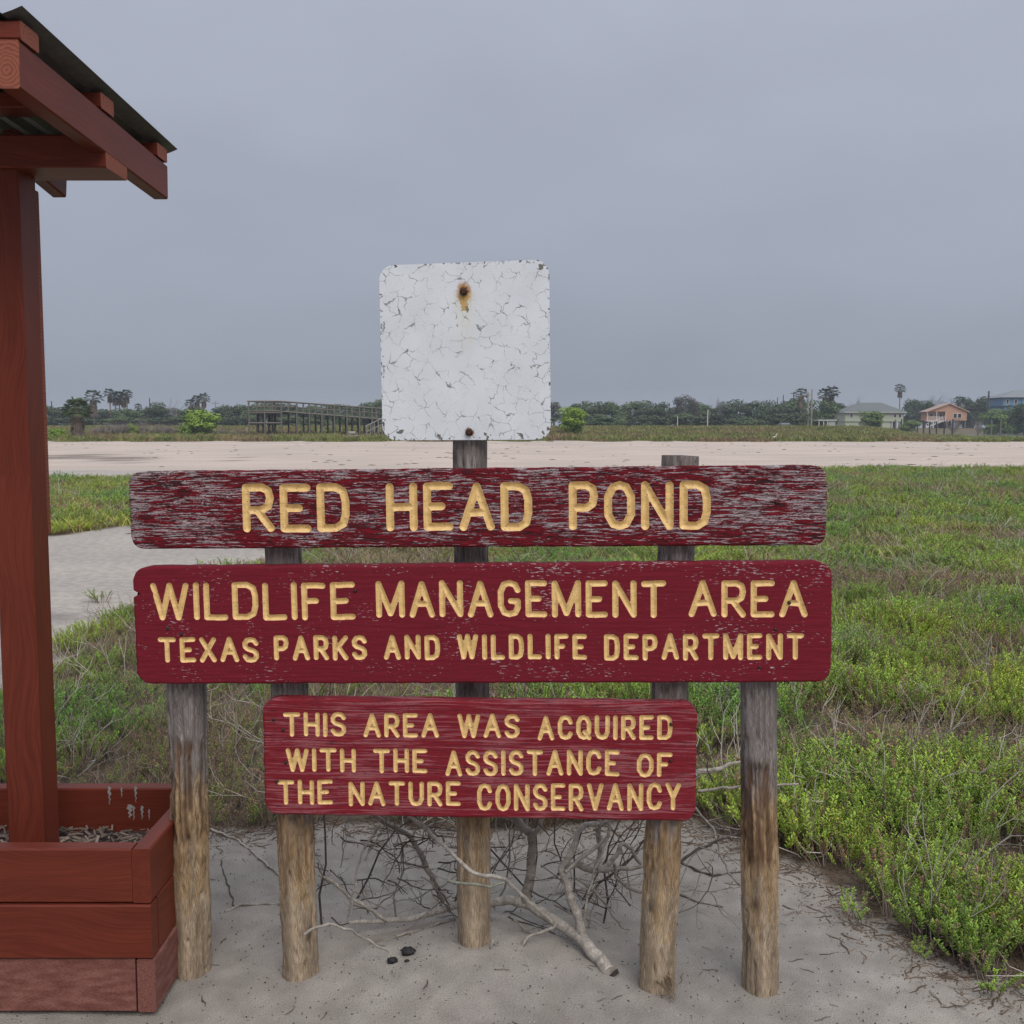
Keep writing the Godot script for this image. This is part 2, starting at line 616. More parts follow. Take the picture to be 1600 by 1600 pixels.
	for x in range(nx - 1, -1, -1): loop.append(ny * (nx + 1) + x)
	for y in range(ny - 1, -1, -1): loop.append(y * (nx + 1))
	var back := Vector3(0, 0, -0.04)
	for k in range(0, loop.size() - 1, 4):
		var p := pos[loop[k]]
		var q := pos[loop[mini(k + 4, loop.size() - 1)]]
		var pb := Vector3(p.x, p.y, back.z)
		var qb := Vector3(q.x, q.y, back.z)
		var ua := Vector2(p.x / L, 1.0 - p.y / H)
		var ub := Vector2(q.x / L, 1.0 - q.y / H)
		front.quad(p, pb, qb, q, Color.WHITE, [ua, ua + Vector2(0, 0.03), ub + Vector2(0, 0.03), ub])
		front.tri(Vector3(L / 2, H / 2, back.z), qb, pb)
	var o := part("board", front.put(), mat, parent)
	var c3 := face_o + face_u * mid.x + Vector3.UP * mid.y
	var bx := face_u * ca + Vector3.UP * sa
	var by2 := -face_u * sa + Vector3.UP * ca
	o.transform = Transform3D(Basis(bx, by2, face_n), c3 - bx * L / 2 - by2 * H / 2)
	o.set_meta("label", label)
	for k in letters:
		if glyphs[k].i.size():
			part("letter", glyphs[k].put(), M.letter, o)
	# nail holes and rusty nails
	for nl in [[[0.105, 0.115], [1.70, 0.112]], [[0.128, 0.137], [1.70, 0.14], [0.09, 0.152], [1.66, 0.04], [0.60, 0.25], [1.735, 0.21]], [[0.055, 0.235], [0.03, 0.262], [1.09, 0.165], [1.09, 0.262], [0.06, 0.145], [0.035, 0.092]]][style]:
		if nl[0] > L - 0.02 or nl[1] > H - 0.02:
			continue
		var s := Shape.new()
		s.tube([Vector3(nl[0], nl[1], -0.004), Vector3(nl[0], nl[1], 0.0025), Vector3(nl[0], nl[1], 0.0035)], [0.0045, 0.0045, 0.002], 10, Color.WHITE)
		part("nail", s.put(), M.rust_dark, o)

# ---------- round timber posts ----------
func make_post(parent: Node3D, label: String, foot: Vector3, top: Vector3, r: float, grey_from: float, seed_: int, split := 0.0) -> void:
	var s := Shape.new()
	var sides := 56
	var rows := 200
	var n1 := noise(seed_, 1.0, 3)
	var n2 := noise(seed_ + 1, 1.0, 2)
	var dir := (top - foot).normalized()
	var sx := dir.cross(Vector3.BACK).normalized()
	var sz := sx.cross(dir).normalized()
	var long := foot.distance_to(top)
	var start := -0.12
	var kn := []
	for k in 5:
		kn.append([rng.randf() * TAU, rng.randf_range(0.1, long * 0.9), rng.randf_range(0.012, 0.02)])
	for row in rows + 1:
		var h := lerpf(start, long, float(row) / rows)
		for q in sides + 1:
			var an := TAU * (q % sides) / sides
			var cx := cos(an)
			var cz := sin(an)
			var rr := r * (1.0 + 0.05 * n2.get_noise_3d(cx * 0.8, cz * 0.8, h * 3.0))
			var grain := n1.get_noise_3d(cx * 7.0, cz * 7.0, h * 3.0)
			var torn := n1.get_noise_3d(cx * 3.0 + 9.0, cz * 3.0, h * 7.0)
			var raw := 1.0 - smoothstep(grey_from - 0.05, grey_from + 0.05, h + 0.10 * n2.get_noise_3d(cx * 2.5, cz * 2.5, h * 6.0))
			rr += r * (0.03 * grain + raw * 0.10 * torn)
			rr += r * 0.03 * raw * n1.get_noise_3d(cx * 16.0, cz * 16.0, h * 40.0)
			var crack := absf(n1.get_noise_3d(cx * 4.5 + 30.0, cz * 4.5, h * 1.1))
			var cleft := 0.0
			if crack < 0.035:
				cleft = 1.0 - crack / 0.035
				rr -= r * 0.22 * cleft
			var knotty := 0.0
			for kk in kn:
				var da: float = absf(angle_difference(an, kk[0])) * r
				var dh: float = h - kk[1]
				var w: float = (da * da + dh * dh) / (kk[2] * kk[2])
				if w < 9.0:
					knotty = maxf(knotty, exp(-w))
					rr += r * 0.07 * exp(-w)
			# base colours of the timber: silver grey above, raw tan below, dark rot in between where the bark tore off
			var col := Color(0.42, 0.38, 0.36).lerp(Color(0.24, 0.205, 0.19), clampf(0.5 + grain * 1.3, 0.0, 1.0))
			var tan_ := Color(0.50, 0.355, 0.205).lerp(Color(0.29, 0.175, 0.085), clampf(0.42 + torn * 1.8 + grain * 1.0, 0.0, 1.0))
			if h < 0.26 + 0.35 * torn:
				tan_ = tan_.lerp(Color(0.52, 0.44, 0.34), 0.55)
			col = col.lerp(tan_, raw)
			var streak := n1.get_noise_3d(cx * 4.0 + 60.0, cz * 4.0, h * 1.6)
			var rot := split * (1.0 - smoothstep(0.12, 0.17, absf(h - grey_from + 0.03))) * smoothstep(-0.05, 0.03, streak - 0.16 * cx + 0.1 * cz - 0.02)
			col = col.lerp(Color(0.13, 0.07, 0.04).lerp(Color(0.23, 0.125, 0.065), clampf(0.5 + grain * 2.0, 0.0, 1.0)), clampf(rot, 0.0, 1.0) * 0.85)
			rr -= r * 0.17 * clampf(rot, 0.0, 1.0)
			col = col.lerp(Color(0.10, 0.065, 0.04), knotty * 0.6)
			var out := sx * cx + sz * cz
			s.vert(foot + dir * h + out * rr, out, Vector2(float(q) / sides * 2.0, absf(fposmod(h * 1.3, 2.0) - 1.0)), col)
	for row in rows:
		for q in sides:
			var a := row * (sides + 1) + q
			for w in [0, 1, sides + 1, 1, sides + 2, sides + 1]:
				s.i.append(a + w)
	# smooth normals from the real relief
	for row in rows + 1:
		for q in sides + 1:
			var a := row * (sides + 1) + q
			var left := row * (sides + 1) + (q - 1 + sides) % sides
			var right := row * (sides + 1) + (q + 1) % sides
			var up := mini(row + 1, rows) * (sides + 1) + q
			var down := maxi(row - 1, 0) * (sides + 1) + q
			var nn := (s.v[right] - s.v[left]).cross(s.v[up] - s.v[down]).normalized()
			if nn.dot(s.n[a]) < 0.0:
				nn = -nn
			s.n[a] = nn
	# sawn top
	var mid := s.vert(foot + dir * (long + 0.002), dir, Vector2(0.5, 0.5), Color(0.22, 0.20, 0.18))
	for q in sides:
		var a := s.vert(s.v[rows * (sides + 1) + q], dir, Vector2(0, 0), Color(0.22, 0.2, 0.18))
		var b := s.vert(s.v[rows * (sides + 1) + q + 1], dir, Vector2(0, 0), Color(0.16, 0.14, 0.12))
		s.i.append(mid); s.i.append(a); s.i.append(b)
	var o := part("post", s.put(), M.post, parent)
	if label != "":
		o.set_meta("label", label)

# ---------- plants ----------
func leaf(s: Shape, p: Vector3, dir: Vector3, long: float, wide: float, col: Color) -> void:
	var side := dir.cross(Vector3(0.3, 1.0, 0.2)).normalized() * wide
	var up := side.cross(dir).normalized() * wide * 0.7
	var m := p + dir * long * 0.6
	var tip := p + dir * long
	var ring := [m + side, m + up, m - side, m - up]
	for k in 4:
		s.tri(p, ring[(k + 1) % 4], ring[k], col)
		s.tri(tip, ring[k], ring[(k + 1) % 4], col)

# a leafy clump about 0.2 m high and wide: woody stems below, fleshy leaf pairs above
func clump(seed_: int, stems: int, green: float, leaves: int) -> ArrayMesh:
	rng.seed = seed_
	var s := Shape.new()
	for k in stems:
		var an := rng.randf() * TAU
		var lean := rng.randf_range(0.15, 1.15)
		var p := Vector3(cos(an), 0, sin(an)) * rng.randf_range(0.0, 0.05)
		var dir := Vector3(cos(an) * lean, 1.0, sin(an) * lean).normalized()
		var long := rng.randf_range(0.10, 0.22)
		var pts := [p - Vector3(0, 0.03, 0)]
		var rad := [0.0024]
		var q := p
		for b in 4:
			dir = (dir + Vector3(rng.randf_range(-0.25, 0.25), 0.14, rng.randf_range(-0.25, 0.25))).normalized()
			q += dir * long / 4.0
			pts.append(q)
			rad.append(0.0022 - 0.0004 * b)
		var alive := rng.randf() < green
		s.tube(pts, rad, 3, Color(0.20, 0.155, 0.11) if alive else Color(0.27, 0.225, 0.175), false)
		var tone := rng.randf_range(0.6, 1.2)
		for l in leaves:
			var t := 0.40 + 0.62 * float(l) / leaves
			var at_ := clampf(t * 4.0, 0.0, 3.999)
			var bp: Vector3 = pts[int(at_)].lerp(pts[int(at_) + 1], at_ - int(at_))
			var la := rng.randf() * TAU
			for two in 2:
				var ld := Vector3(cos(la + PI * two), rng.randf_range(0.4, 1.5), sin(la + PI * two)).normalized()
				var col := Color(0.22, 0.365, 0.045) * tone
				if rng.randf() < 0.06:
					col = Color(0.36, 0.38, 0.04)
				if not alive:
					col = Color(0.235, 0.15, 0.095) * tone
					if rng.randf() < 0.5:
						continue
				var tip := 0.8 + 0.45 * t
				col = Color(col.r * tip, col.g * tip, col.b)
				leaf(s, bp, ld, rng.randf_range(0.011, 0.020), rng.randf_range(0.0022, 0.0034), col)
	return s.put()

# dry bare stems, grey and brown
func dry_stems(seed_: int, count: int, high: float, col: Color) -> ArrayMesh:
	rng.seed = seed_
	var s := Shape.new()
	for k in count:
		var an := rng.randf() * TAU
		var lean := rng.randf_range(0.2, 1.8)
		var p := Vector3(cos(an), 0, sin(an)) * rng.randf_range(0.0, 0.06)
		var dir := Vector3(cos(an) * lean, 1.0, sin(an) * lean).normalized()
		var long := high * rng.randf_range(0.6, 1.3)
		var pts := [p - Vector3(0, 0.02, 0)]
		var rad := [0.0026]
		for b in 5:
			dir = (dir + Vector3(rng.randf_range(-0.35, 0.35), rng.randf_range(-0.3, 0.2), rng.randf_range(-0.35, 0.35))).normalized()
			pts.append(pts[b] + dir * long / 5.0)
			rad.append(0.0024 - 0.00038 * b)
			if rng.randf() < 0.5:
				var d2 := (dir + Vector3(rng.randf_range(-1, 1), rng.randf_range(-0.2, 0.8), rng.randf_range(-1, 1))).normalized()
				var e: Vector3 = pts[b + 1]
				s.tube([e, e + d2 * long * 0.2, e + (d2 + Vector3(0, 0.3, 0)).normalized() * long * 0.36], [0.0015, 0.0012, 0.0007], 3, col * rng.randf_range(0.8, 1.15), false)
		s.tube(pts, rad, 3, col * rng.randf_range(0.75, 1.25), false)
	return s.put()

# a tuft of narrow blades, 1 m high as built
func tuft(seed_: int, blades: int, spread: float, wide: float, a: Color, b: Color) -> ArrayMesh:
	rng.seed = seed_
	var s := Shape.new()
	for k in blades:
		var an := rng.randf() * TAU
		var p := Vector3(cos(an), 0, sin(an)) * sqrt(rng.randf()) * spread
		var lean := Vector3(rng.randf_range(-1, 1), 0, rng.randf_range(-1, 1)) * 0.28
		var h := rng.randf_range(0.5, 1.0)
		var side := Vector3(cos(an + 1.3), 0, sin(an + 1.3)) * wide
		var m := p + lean * 0.35 + Vector3(0, h * 0.55, 0)
		var tip := p + lean + Vector3(0, h, 0)
		var col := a.lerp(b, rng.randf())
		s.quad(p - side - Vector3(0, 0.1, 0), p + side - Vector3(0, 0.1, 0), m + side * 0.8, m - side * 0.8, col)
		s.tri(m - side * 0.8, m + side * 0.8, tip, col)
	return s.put()

# ---------- far trees (unit meshes: 1 high, about 1 wide) ----------
func crown_mesh(seed_: int, leaves: int, lobes: int, low: float, size: float) -> ArrayMesh:
	rng.seed = seed_
	var s := Shape.new()
	var balls := []
	for k in lobes:
		var an := rng.randf() * TAU
		var r := sqrt(rng.randf()) * 0.32
		var y := rng.randf_range(low + 0.12, 0.82)
		balls.append([Vector3(cos(an) * r, y, sin(an) * r), rng.randf_range(0.13, 0.23)])
	for k in leaves:
		var b: Array = balls[rng.randi() % lobes]
		var dir := Vector3(rng.randfn(), rng.randfn(), rng.randfn()).normalized()
		var p: Vector3 = b[0] + dir * b[1] * pow(rng.randf(), 0.4) * Vector3(1.25, 0.8, 1.25)
		if p.y < low * 0.5 or p.y > 1.0:
			continue
		var ax := (dir + Vector3(rng.randf_range(-0.8, 0.8), rng.randf_range(-0.4, 1.0), rng.randf_range(-0.8, 0.8))).normalized()
		var u := ax.cross(Vector3(rng.randf_range(-1, 1), rng.randf_range(-1, 1), rng.randf_range(-1, 1))).normalized() * size * rng.randf_range(0.6, 1.3)
		var w := ax.cross(u).normalized() * u.length() * rng.randf_range(0.5, 0.9)
		var t := rng.randf_range(0.7, 1.3)
		s.quad(p - u, p - w, p + u, p + w, Color(t, t, t))
	var hi := 0.0
	var out := 0.0
	for p in s.v:
		hi = maxf(hi, p.y)
		out = maxf(out, maxf(absf(p.x), absf(p.z)))
	for k in s.v.size():
		s.v[k] = Vector3(s.v[k].x * 0.5 / out, s.v[k].y / hi, s.v[k].z * 0.5 / out)
	return s.put()

func grow(s: Shape, p: Vector3, dir: Vector3, long: float, r: float, level: int, col: Color, sides := 4, droop := 0.05) -> void:
	var pts := [p]
	var rad := [r]
	var steps := 4
	for k in steps:
		dir = (dir + Vector3(rng.randf_range(-0.3, 0.3), rng.randf_range(-0.2, 0.25) + droop, rng.randf_range(-0.3, 0.3))).normalized()
		p += dir * long / steps
		pts.append(p)
		rad.append(lerpf(r, r * 0.5, float(k + 1) / steps))
	s.tube(pts, rad, sides, col, level == 0)
	if level > 0:
		for k in rng.randi_range(2, 4):
			var b := rng.randi_range(1, steps)
			var d2 := (dir + Vector3(rng.randf_range(-1, 1), rng.randf_range(-0.4, 0.6), rng.randf_range(-1, 1))).normalized()
			grow(s, pts[b], d2, long * rng.randf_range(0.5, 0.8), rad[b] * 0.65, level - 1, col, sides, droop)

func trunk_mesh(seed_: int, top: float, limbs: int) -> ArrayMesh:
	rng.seed = seed_
	var s := Shape.new()
	s.tube([Vector3(0, -0.05, 0), Vector3(0.01, top * 0.5, 0.01), Vector3(-0.02, top, 0)], [0.045, 0.034, 0.024], 7, Color.WHITE)
	for k in limbs:
		var an := TAU * k / limbs + rng.randf()
		grow(s, Vector3(0, top * rng.randf_range(0.5, 1.0), 0), Vector3(cos(an), 0.9, sin(an)).normalized(), 0.35, 0.02, 1, Color.WHITE, 4)
	return s.put()

func frond(s: Shape, root: Vector3, dir: Vector3, stalk: float, blade: float, col: Color) -> void:
	var tip := root + dir * stalk
	s.tube([root, tip], [0.02, 0.012], 3, col, false)
	var side := dir.cross(Vector3.UP).normalized()
	if side.length() < 0.5:
		side = Vector3.RIGHT
	var up := side.cross(dir)
	for k in 9:
		var a := lerpf(-1.25, 1.25, k / 8.0)
		var d2 := (dir * cos(a) + side * sin(a)).normalized()
		var e := tip + d2 * blade + Vector3(0, -0.28 * blade, 0)
		var w := up.cross(d2).normalized() * blade * 0.055
		var m := tip + d2 * blade * 0.55
		s.quad(tip, m + w, e, m - w, col)

func palm_tree(x: float, top: float, d: float, label: String, skirt: float, crown_r: float, base_y := INF, group := "", fresh := Color(0.05, 0.078, 0.032), skirt_w := 0.42) -> void:
	var foot := at(x, 668, d)
	foot.y = gh(foot.x, foot.z) if base_y == INF else base_y
	var high := at(x, top, d).y - foot.y
	var o := thing("palm_tree", label, "palm tree", foot, group)
	var trunk := high - crown_r * 0.75
	var s := Shape.new()
	s.tube([Vector3(0, -0.4, 0), Vector3(0.05, trunk * 0.5, 0), Vector3(0, trunk, 0)], [0.2, 0.15, 0.13], 8, Color(0.22, 0.185, 0.15))
	part("trunk", s.put(), M.tint, o)
	var c := Shape.new()
	var fronds := 22 if d > 150.0 else 44
	for k in fronds:
		var an := TAU * k * 0.381966 + rng.randf() * 0.5
		var el := asin(lerpf(-0.5, 0.98, (k + 0.5) / fronds))
		frond(c, Vector3(0, trunk, 0), Vector3(cos(an) * cos(el), sin(el), sin(an) * cos(el)), crown_r * rng.randf_range(0.5, 0.75), crown_r * 0.5, fresh * rng.randf_range(0.8, 1.3))
	part("crown", c.put(), M.tint, o)
	if skirt > 0.0:
		var k2 := Shape.new()
		for k in int(30 + skirt * 18):
			var an := rng.randf() * TAU
			var y := trunk - rng.randf() * skirt
			frond(k2, Vector3(0, y, 0), Vector3(cos(an) * 0.5, -0.85, sin(an) * 0.5).normalized(), crown_r * (skirt_w - 0.17), crown_r * skirt_w, Color(0.26, 0.205, 0.15) * rng.randf_range(0.6, 1.3))
		part("dead_frond_skirt", k2.put(), M.tint, o)

var crowns := []
var trunks := []
func tree(called: String, x: float, top: float, width: float, d: float, mat: Material, label: String, group: String, low_crown := true) -> void:
	var foot := at(x, 668, d)
	foot.y = gh(foot.x, foot.z) - 0.1
	var high := at(x, top, d).y - foot.y
	var wide := width / FOCAL * d
	var o := thing(called, label, "tree" if called.ends_with("tree") else "bush", foot, group)
	var k := rng.randi()
	part("trunk", trunks[k % trunks.size()], M.bark, o)
	part("crown", crowns[k % 4 + (0 if low_crown else 4)], mat, o)
	for ch in o.get_children():
		ch.scale = Vector3(wide, high, wide * rng.randf_range(0.8, 1.1))
		ch.rotation.y = rng.randf() * TAU

func bare_tree(called: String, x: float, top: float, width: float, d: float, label: String, group: String, seed_: int, col: Color, levels := 4, thick := 0.02) -> void:
	rng.seed = seed_
	var foot := at(x, 668, d)
	foot.y = gh(foot.x, foot.z) - 0.05
	var high := at(x, top, d).y - foot.y
	var wide := width / FOCAL * d
	var s := Shape.new()
	var count := 4 if called.ends_with("tree") else 9
	var tk := Shape.new()
	tk.tube([Vector3(0, -0.1, 0), Vector3(0, 0.3 if count == 4 else 0.05, 0)], [thick * 1.6, thick], 6, col)
	for k in count:
		var an := TAU * k / count + rng.randf() * 0.7
		var y := 0.26 if count == 4 else 0.03
		grow(s, Vector3(0, y, 0), Vector3(cos(an) * 0.75, 1.0, sin(an) * 0.75).normalized(), 0.36, thick * 0.7, levels - 1, col, 3)
	var box := AABB(s.v[0], Vector3.ZERO)
	for p in s.v:
		box = box.expand(p)
	var k2 := Vector3(wide / maxf(box.size.x, 0.1), high / box.end.y, wide / maxf(box.size.z, 0.1))
	var o := thing(called, label, "tree" if count == 4 else "bush", foot, group)
	for pr in [["trunk", tk], ["branches", s]]:
		var m := part(pr[0], pr[1].put(), M.tint, o)
		m.scale = k2

# =====================================================================
func _ready() -> void:
	rng.seed = 4242
	# ----- camera
	var cam := Camera3D.new()
	cam.name = "camera"
	add_child(cam)
	cam.position = Vector3(0, EYE, 0)
	cam.rotation_degrees = Vector3(-PITCH, 0, 0)
	cam.fov = rad_to_deg(2.0 * atan(800.0 / FOCAL))
	cam.near = 0.05
	cam.far = 4000.0
	cam.current = true
	# ----- sky: an even overcast, three times as bright overhead as at the horizon
	var sky_im := Image.create(1024, 512, false, Image.FORMAT_RGBF)
	var cl := noise(77, 1.0, 4)
	var ramp := [[0.0, Color(0.255, 0.285, 0.335)], [0.04, Color(0.24, 0.265, 0.315)], [0.09, Color(0.262, 0.287, 0.345)], [0.15, Color(0.29, 0.318, 0.385)], [0.30, Color(0.315, 0.342, 0.415)], [0.42, Color(0.345, 0.373, 0.452)], [0.8, Color(0.62, 0.655, 0.74)], [1.5708, Color(1.0, 1.04, 1.12)]]
	for y in 512:
		var el := PI / 2 - (y + 0.5) / 512.0 * PI
		var col: Color = ramp[0][1]
		for k in ramp.size() - 1:
			if el >= ramp[k][0] and el <= ramp[k + 1][0] + 0.001:
				col = ramp[k][1].lerp(ramp[k + 1][1], clampf((el - ramp[k][0]) / (ramp[k + 1][0] - ramp[k][0]), 0.0, 1.0))
		for x in 1024:
			var az := (x + 0.5) / 1024.0 * TAU
			var p := Vector3(cos(az) * cos(el), sin(el) * 2.6, sin(az) * cos(el))
			var k := 1.0 + 0.09 * cl.get_noise_3dv(p * 1.6) + 0.03 * cl.get_noise_3dv(p * 6.0)
			sky_im.set_pixel(x, y, Color(col.r * k, col.g * k, col.b * k))
	var sky_mat := PanoramaSkyMaterial.new()
	sky_mat.panorama = tex(sky_im)
	var env := Environment.new()
	env.background_mode = Environment.BG_SKY
	env.sky = Sky.new()
	env.sky.sky_material = sky_mat
	env.tonemap_mode = Environment.TONE_MAPPER_LINEAR
	env.tonemap_exposure = 1.25
	env.sdfgi_enabled = true
	env.ssao_enabled = true
	env.ssil_enabled = true
	env.fog_enabled = true
	env.fog_density = 0.0005
	env.fog_light_color = Color(0.82, 0.86, 0.92)
	var world := WorldEnvironment.new()
	world.name = "world_environment"
	world.environment = env
	add_child(world)
	# ----- the sun, spread wide by the cloud, high behind the camera
	var sun := DirectionalLight3D.new()
	sun.name = "sun"
	sun.light_energy = 0.5
	sun.light_angular_distance = 45.0
	sun.light_color = Color(1.0, 0.97, 0.93)
	sun.shadow_enabled = true
	add_child(sun)
	sun.look_at_from_position(Vector3(0.6, 1.55, 1.35), Vector3.ZERO)

	# ----- materials
	materials()
	face_set()
	var foot_mid := at(741, 1480, 2.80)
	hump = Vector2(foot_mid.x, foot_mid.z - 0.05)
	veg_area = field([[2700, 1560], [1700, 1560], [1560, 1530], [1480, 1490], [1400, 1455], [1330, 1395], [1250, 1345], [1150, 1312], [1060, 1275], [900, 1290], [700, 1298], [560, 1285], [420, 1290], [340, 1300], [270, 1240], [60, 1240], [-400, 1240], [-400, 1100], [80, 1095], [105, 1010], [200, 950], [330, 905], [440, 885], [520, 868], [420, 855], [200, 820], [80, 838], [-500, 860], [-500, 757], [200, 754], [600, 746], [1300, 737], [2600, 735]])

	ground()
	far_setting()
	houses()
	boardwalk()
	trees()
	kiosk()
	sign_boards()
	vegetation()
	dead_shrub()
	small_things()

func materials() -> void:
	M.tint = plain(Color.WHITE, 0.9)
	M.bark = plain(Color(0.13, 0.11, 0.095), 0.9)
	M.post = plain(Color.WHITE, 0.88)
	var grain := wood_texture(301, 512, 512, srgb(0.42, 0.41, 0.40), srgb(1, 1, 1), 75.0, 1.7, 3.5)
	grain.rotate_90(CLOCKWISE)
	M.post.albedo_texture = tex(grain)
	M.post.heightmap_enabled = true
	M.post.heightmap_texture = M.post.albedo_texture
	M.post.heightmap_scale = 0.3
	M.stain = StandardMaterial3D.new()
	var st := wood_texture(311, 1024, 512, srgb(0.095, 0.019, 0.011), srgb(0.19, 0.040, 0.022), 60.0, 0.62)
	M.stain.albedo_texture = tex(st)
	M.worn = StandardMaterial3D.new()
	var wn := speckle_texture(361, 512, srgb(0.11, 0.028, 0.02), srgb(0.27, 0.12, 0.095), 10.0, 90.0)
	M.worn.albedo_texture = tex(wn)
	M.worn.uv1_scale = Vector3(2, 2, 2)
	M.worn.roughness = 0.75
	M.stain.roughness = 0.46
	M.stain.metallic_specular = 0.3
	M.stain.heightmap_enabled = true
	M.stain.heightmap_texture = M.stain.albedo_texture
	M.stain.heightmap_scale = 0.05
	var ring := Image.create(256, 256, false, Image.FORMAT_RGB8)
	var rn := noise(321, 0.02, 3)
	for y in 256:
		for x in 256:
			var r := Vector2(x - 120, y - 105).length() + rn.get_noise_2d(x, y) * 8.0
			var t := 0.5 + 0.5 * sin(r * 0.42)
			ring.set_pixel(x, y, srgb(0.27, 0.075, 0.038).lerp(srgb(0.16, 0.04, 0.022), t * t))
	M.stain_end = StandardMaterial3D.new()
	M.stain_end.albedo_texture = tex(ring)
	M.stain_end.roughness = 0.75
	M.bleached = plain(Color.WHITE, 0.85)
	M.bleached.albedo_texture = tex(speckle_texture(341, 256, srgb(0.32, 0.30, 0.28), srgb(1.0, 1.0, 1.0), 14.0, 60.0))
	M.bleached.uv1_triplanar = true
	M.bleached.uv1_scale = Vector3(7, 7, 7)
	M.letter = plain(Color.WHITE, 0.6)
	M.rust_dark = plain(Color(0.05, 0.025, 0.017), 0.8)
	M.metal = StandardMaterial3D.new()
	M.metal.albedo_texture = tex(speckle_texture(331, 256, srgb(0.09, 0.09, 0.092), srgb(0.17, 0.165, 0.16), 6.0, 40.0))
	M.metal.uv1_triplanar = true
	M.metal.metallic = 0.5
	M.metal.roughness = 0.55
	M.leafy = plain(Color.WHITE, 0.5)
	M.leafy.backlight = Color(0.35, 0.42, 0.12)
	M.grassy = plain(Color.WHITE, 0.75)
	M.grassy.backlight = Color(0.25, 0.28, 0.1)
	M.crown_dark = plain(Color(0.062, 0.092, 0.036), 0.8)
	M.crown_mid = plain(Color(0.09, 0.132, 0.045), 0.8)
	M.crown_grey = plain(Color(0.105, 0.105, 0.085), 0.85)
	M.crown_light = plain(Color(0.15, 0.22, 0.05), 0.8)
	M.crown_bright = plain(Color(0.22, 0.34, 0.03), 0.7)

func ground() -> void:
	var s := Shape.new()
	var nn := 420
	var b := 7.75
	var a := 1500.0 / sinh(b)
	var sandy := noise(41, 0.9, 3)
	for j in nn + 1:
		var z := -3.4 + a * sinh(b * (2.0 * j / nn - 1.0))
		for i in nn + 1:
			var x := a * sinh(b * (2.0 * i / nn - 1.0))
			var d := -z
			var damp := sandy.get_noise_2d(x * 0.5, z * 0.5)
			var col := Color(0.385, 0.35, 0.312).lerp(Color(0.285, 0.263, 0.24), clampf(0.5 + damp, 0.0, 1.0))
			if z + 2.2 * n_edge.get_noise_2d(x * 0.4, z * 0.4) + 0.5 * n_edge.get_noise_2d(x * 1.7, z * 1.7) < -8.0:
				col = Color(0.50, 0.455, 0.41).lerp(Color(0.42, 0.385, 0.35), clampf(0.5 + damp, 0.0, 1.0))
			if z < -37.0:                           # the pinkish shell flat behind the field
				col = Color(0.66, 0.545, 0.47).lerp(Color(0.56, 0.47, 0.41), clampf(0.5 + n_wide.get_noise_2d(x * 2.0, z * 6.0) * 1.4, 0.0, 1.0))
			if d > 44.0 and d < 62.0 and x < -0.25 * d:
				var w := smoothstep(-0.1, 0.15, n_wide.get_noise_2d(x * 3.0 + 60.0, z * 8.0) + 0.35 - absf(d - 52.5) / 9.0 - smoothstep(-0.42, -0.27, x / d) * 0.5)
				col = col.lerp(Color(0.21, 0.165, 0.13), w * 0.85)
			if in_veg(x, z) and d < 60.0:
				col = Color(0.085, 0.062, 0.042).lerp(Color(0.16, 0.125, 0.09), clampf(0.5 + n_fine.get_noise_2d(x, z), 0.0, 1.0))
			var edge := 112.0 + 5.0 * n_wide.get_noise_2d(x * 3.0, 7.0)
			if d > edge:
				col = Color(0.14, 0.125, 0.055).lerp(Color(0.17, 0.115, 0.07), clampf(0.5 + n_wide.get_noise_2d(x, z * 2.0) * 2.0, 0.0, 1.0))
			s.vert(Vector3(x, gh(x, z), z), Vector3.UP, Vector2(x, z), col)
	for j in nn + 1:
		for i in nn + 1:
			var k := j * (nn + 1) + i
			var dx := s.v[j * (nn + 1) + mini(i + 1, nn)] - s.v[j * (nn + 1) + maxi(i - 1, 0)]
			var dz := s.v[mini(j + 1, nn) * (nn + 1) + i] - s.v[maxi(j - 1, 0) * (nn + 1) + i]
			s.n[k] = dz.cross(dx).normalized()
			if i < nn and j < nn:
				for w in [0, 1, nn + 1, 1, nn + 2, nn + 1]:
					s.i.append(k + w)
	var m := plain(Color.WHITE, 0.95)
	var gt := speckle_texture(351, 1024, srgb(0.62, 0.61, 0.60), srgb(1.0, 1.0, 1.0), 9.0, 190.0)
	m.albedo_texture = tex(gt)
	m.uv1_scale = Vector3(0.83, 0.83, 0.83)
	m.heightmap_enabled = true
	m.heightmap_texture = m.albedo_texture
	m.heightmap_scale = 1.8
	var o := part("ground", s.put(), m, self)
	o.set_meta("kind", "structure")
	o.set_meta("label", "pale grey sand flat with litter under the plants")

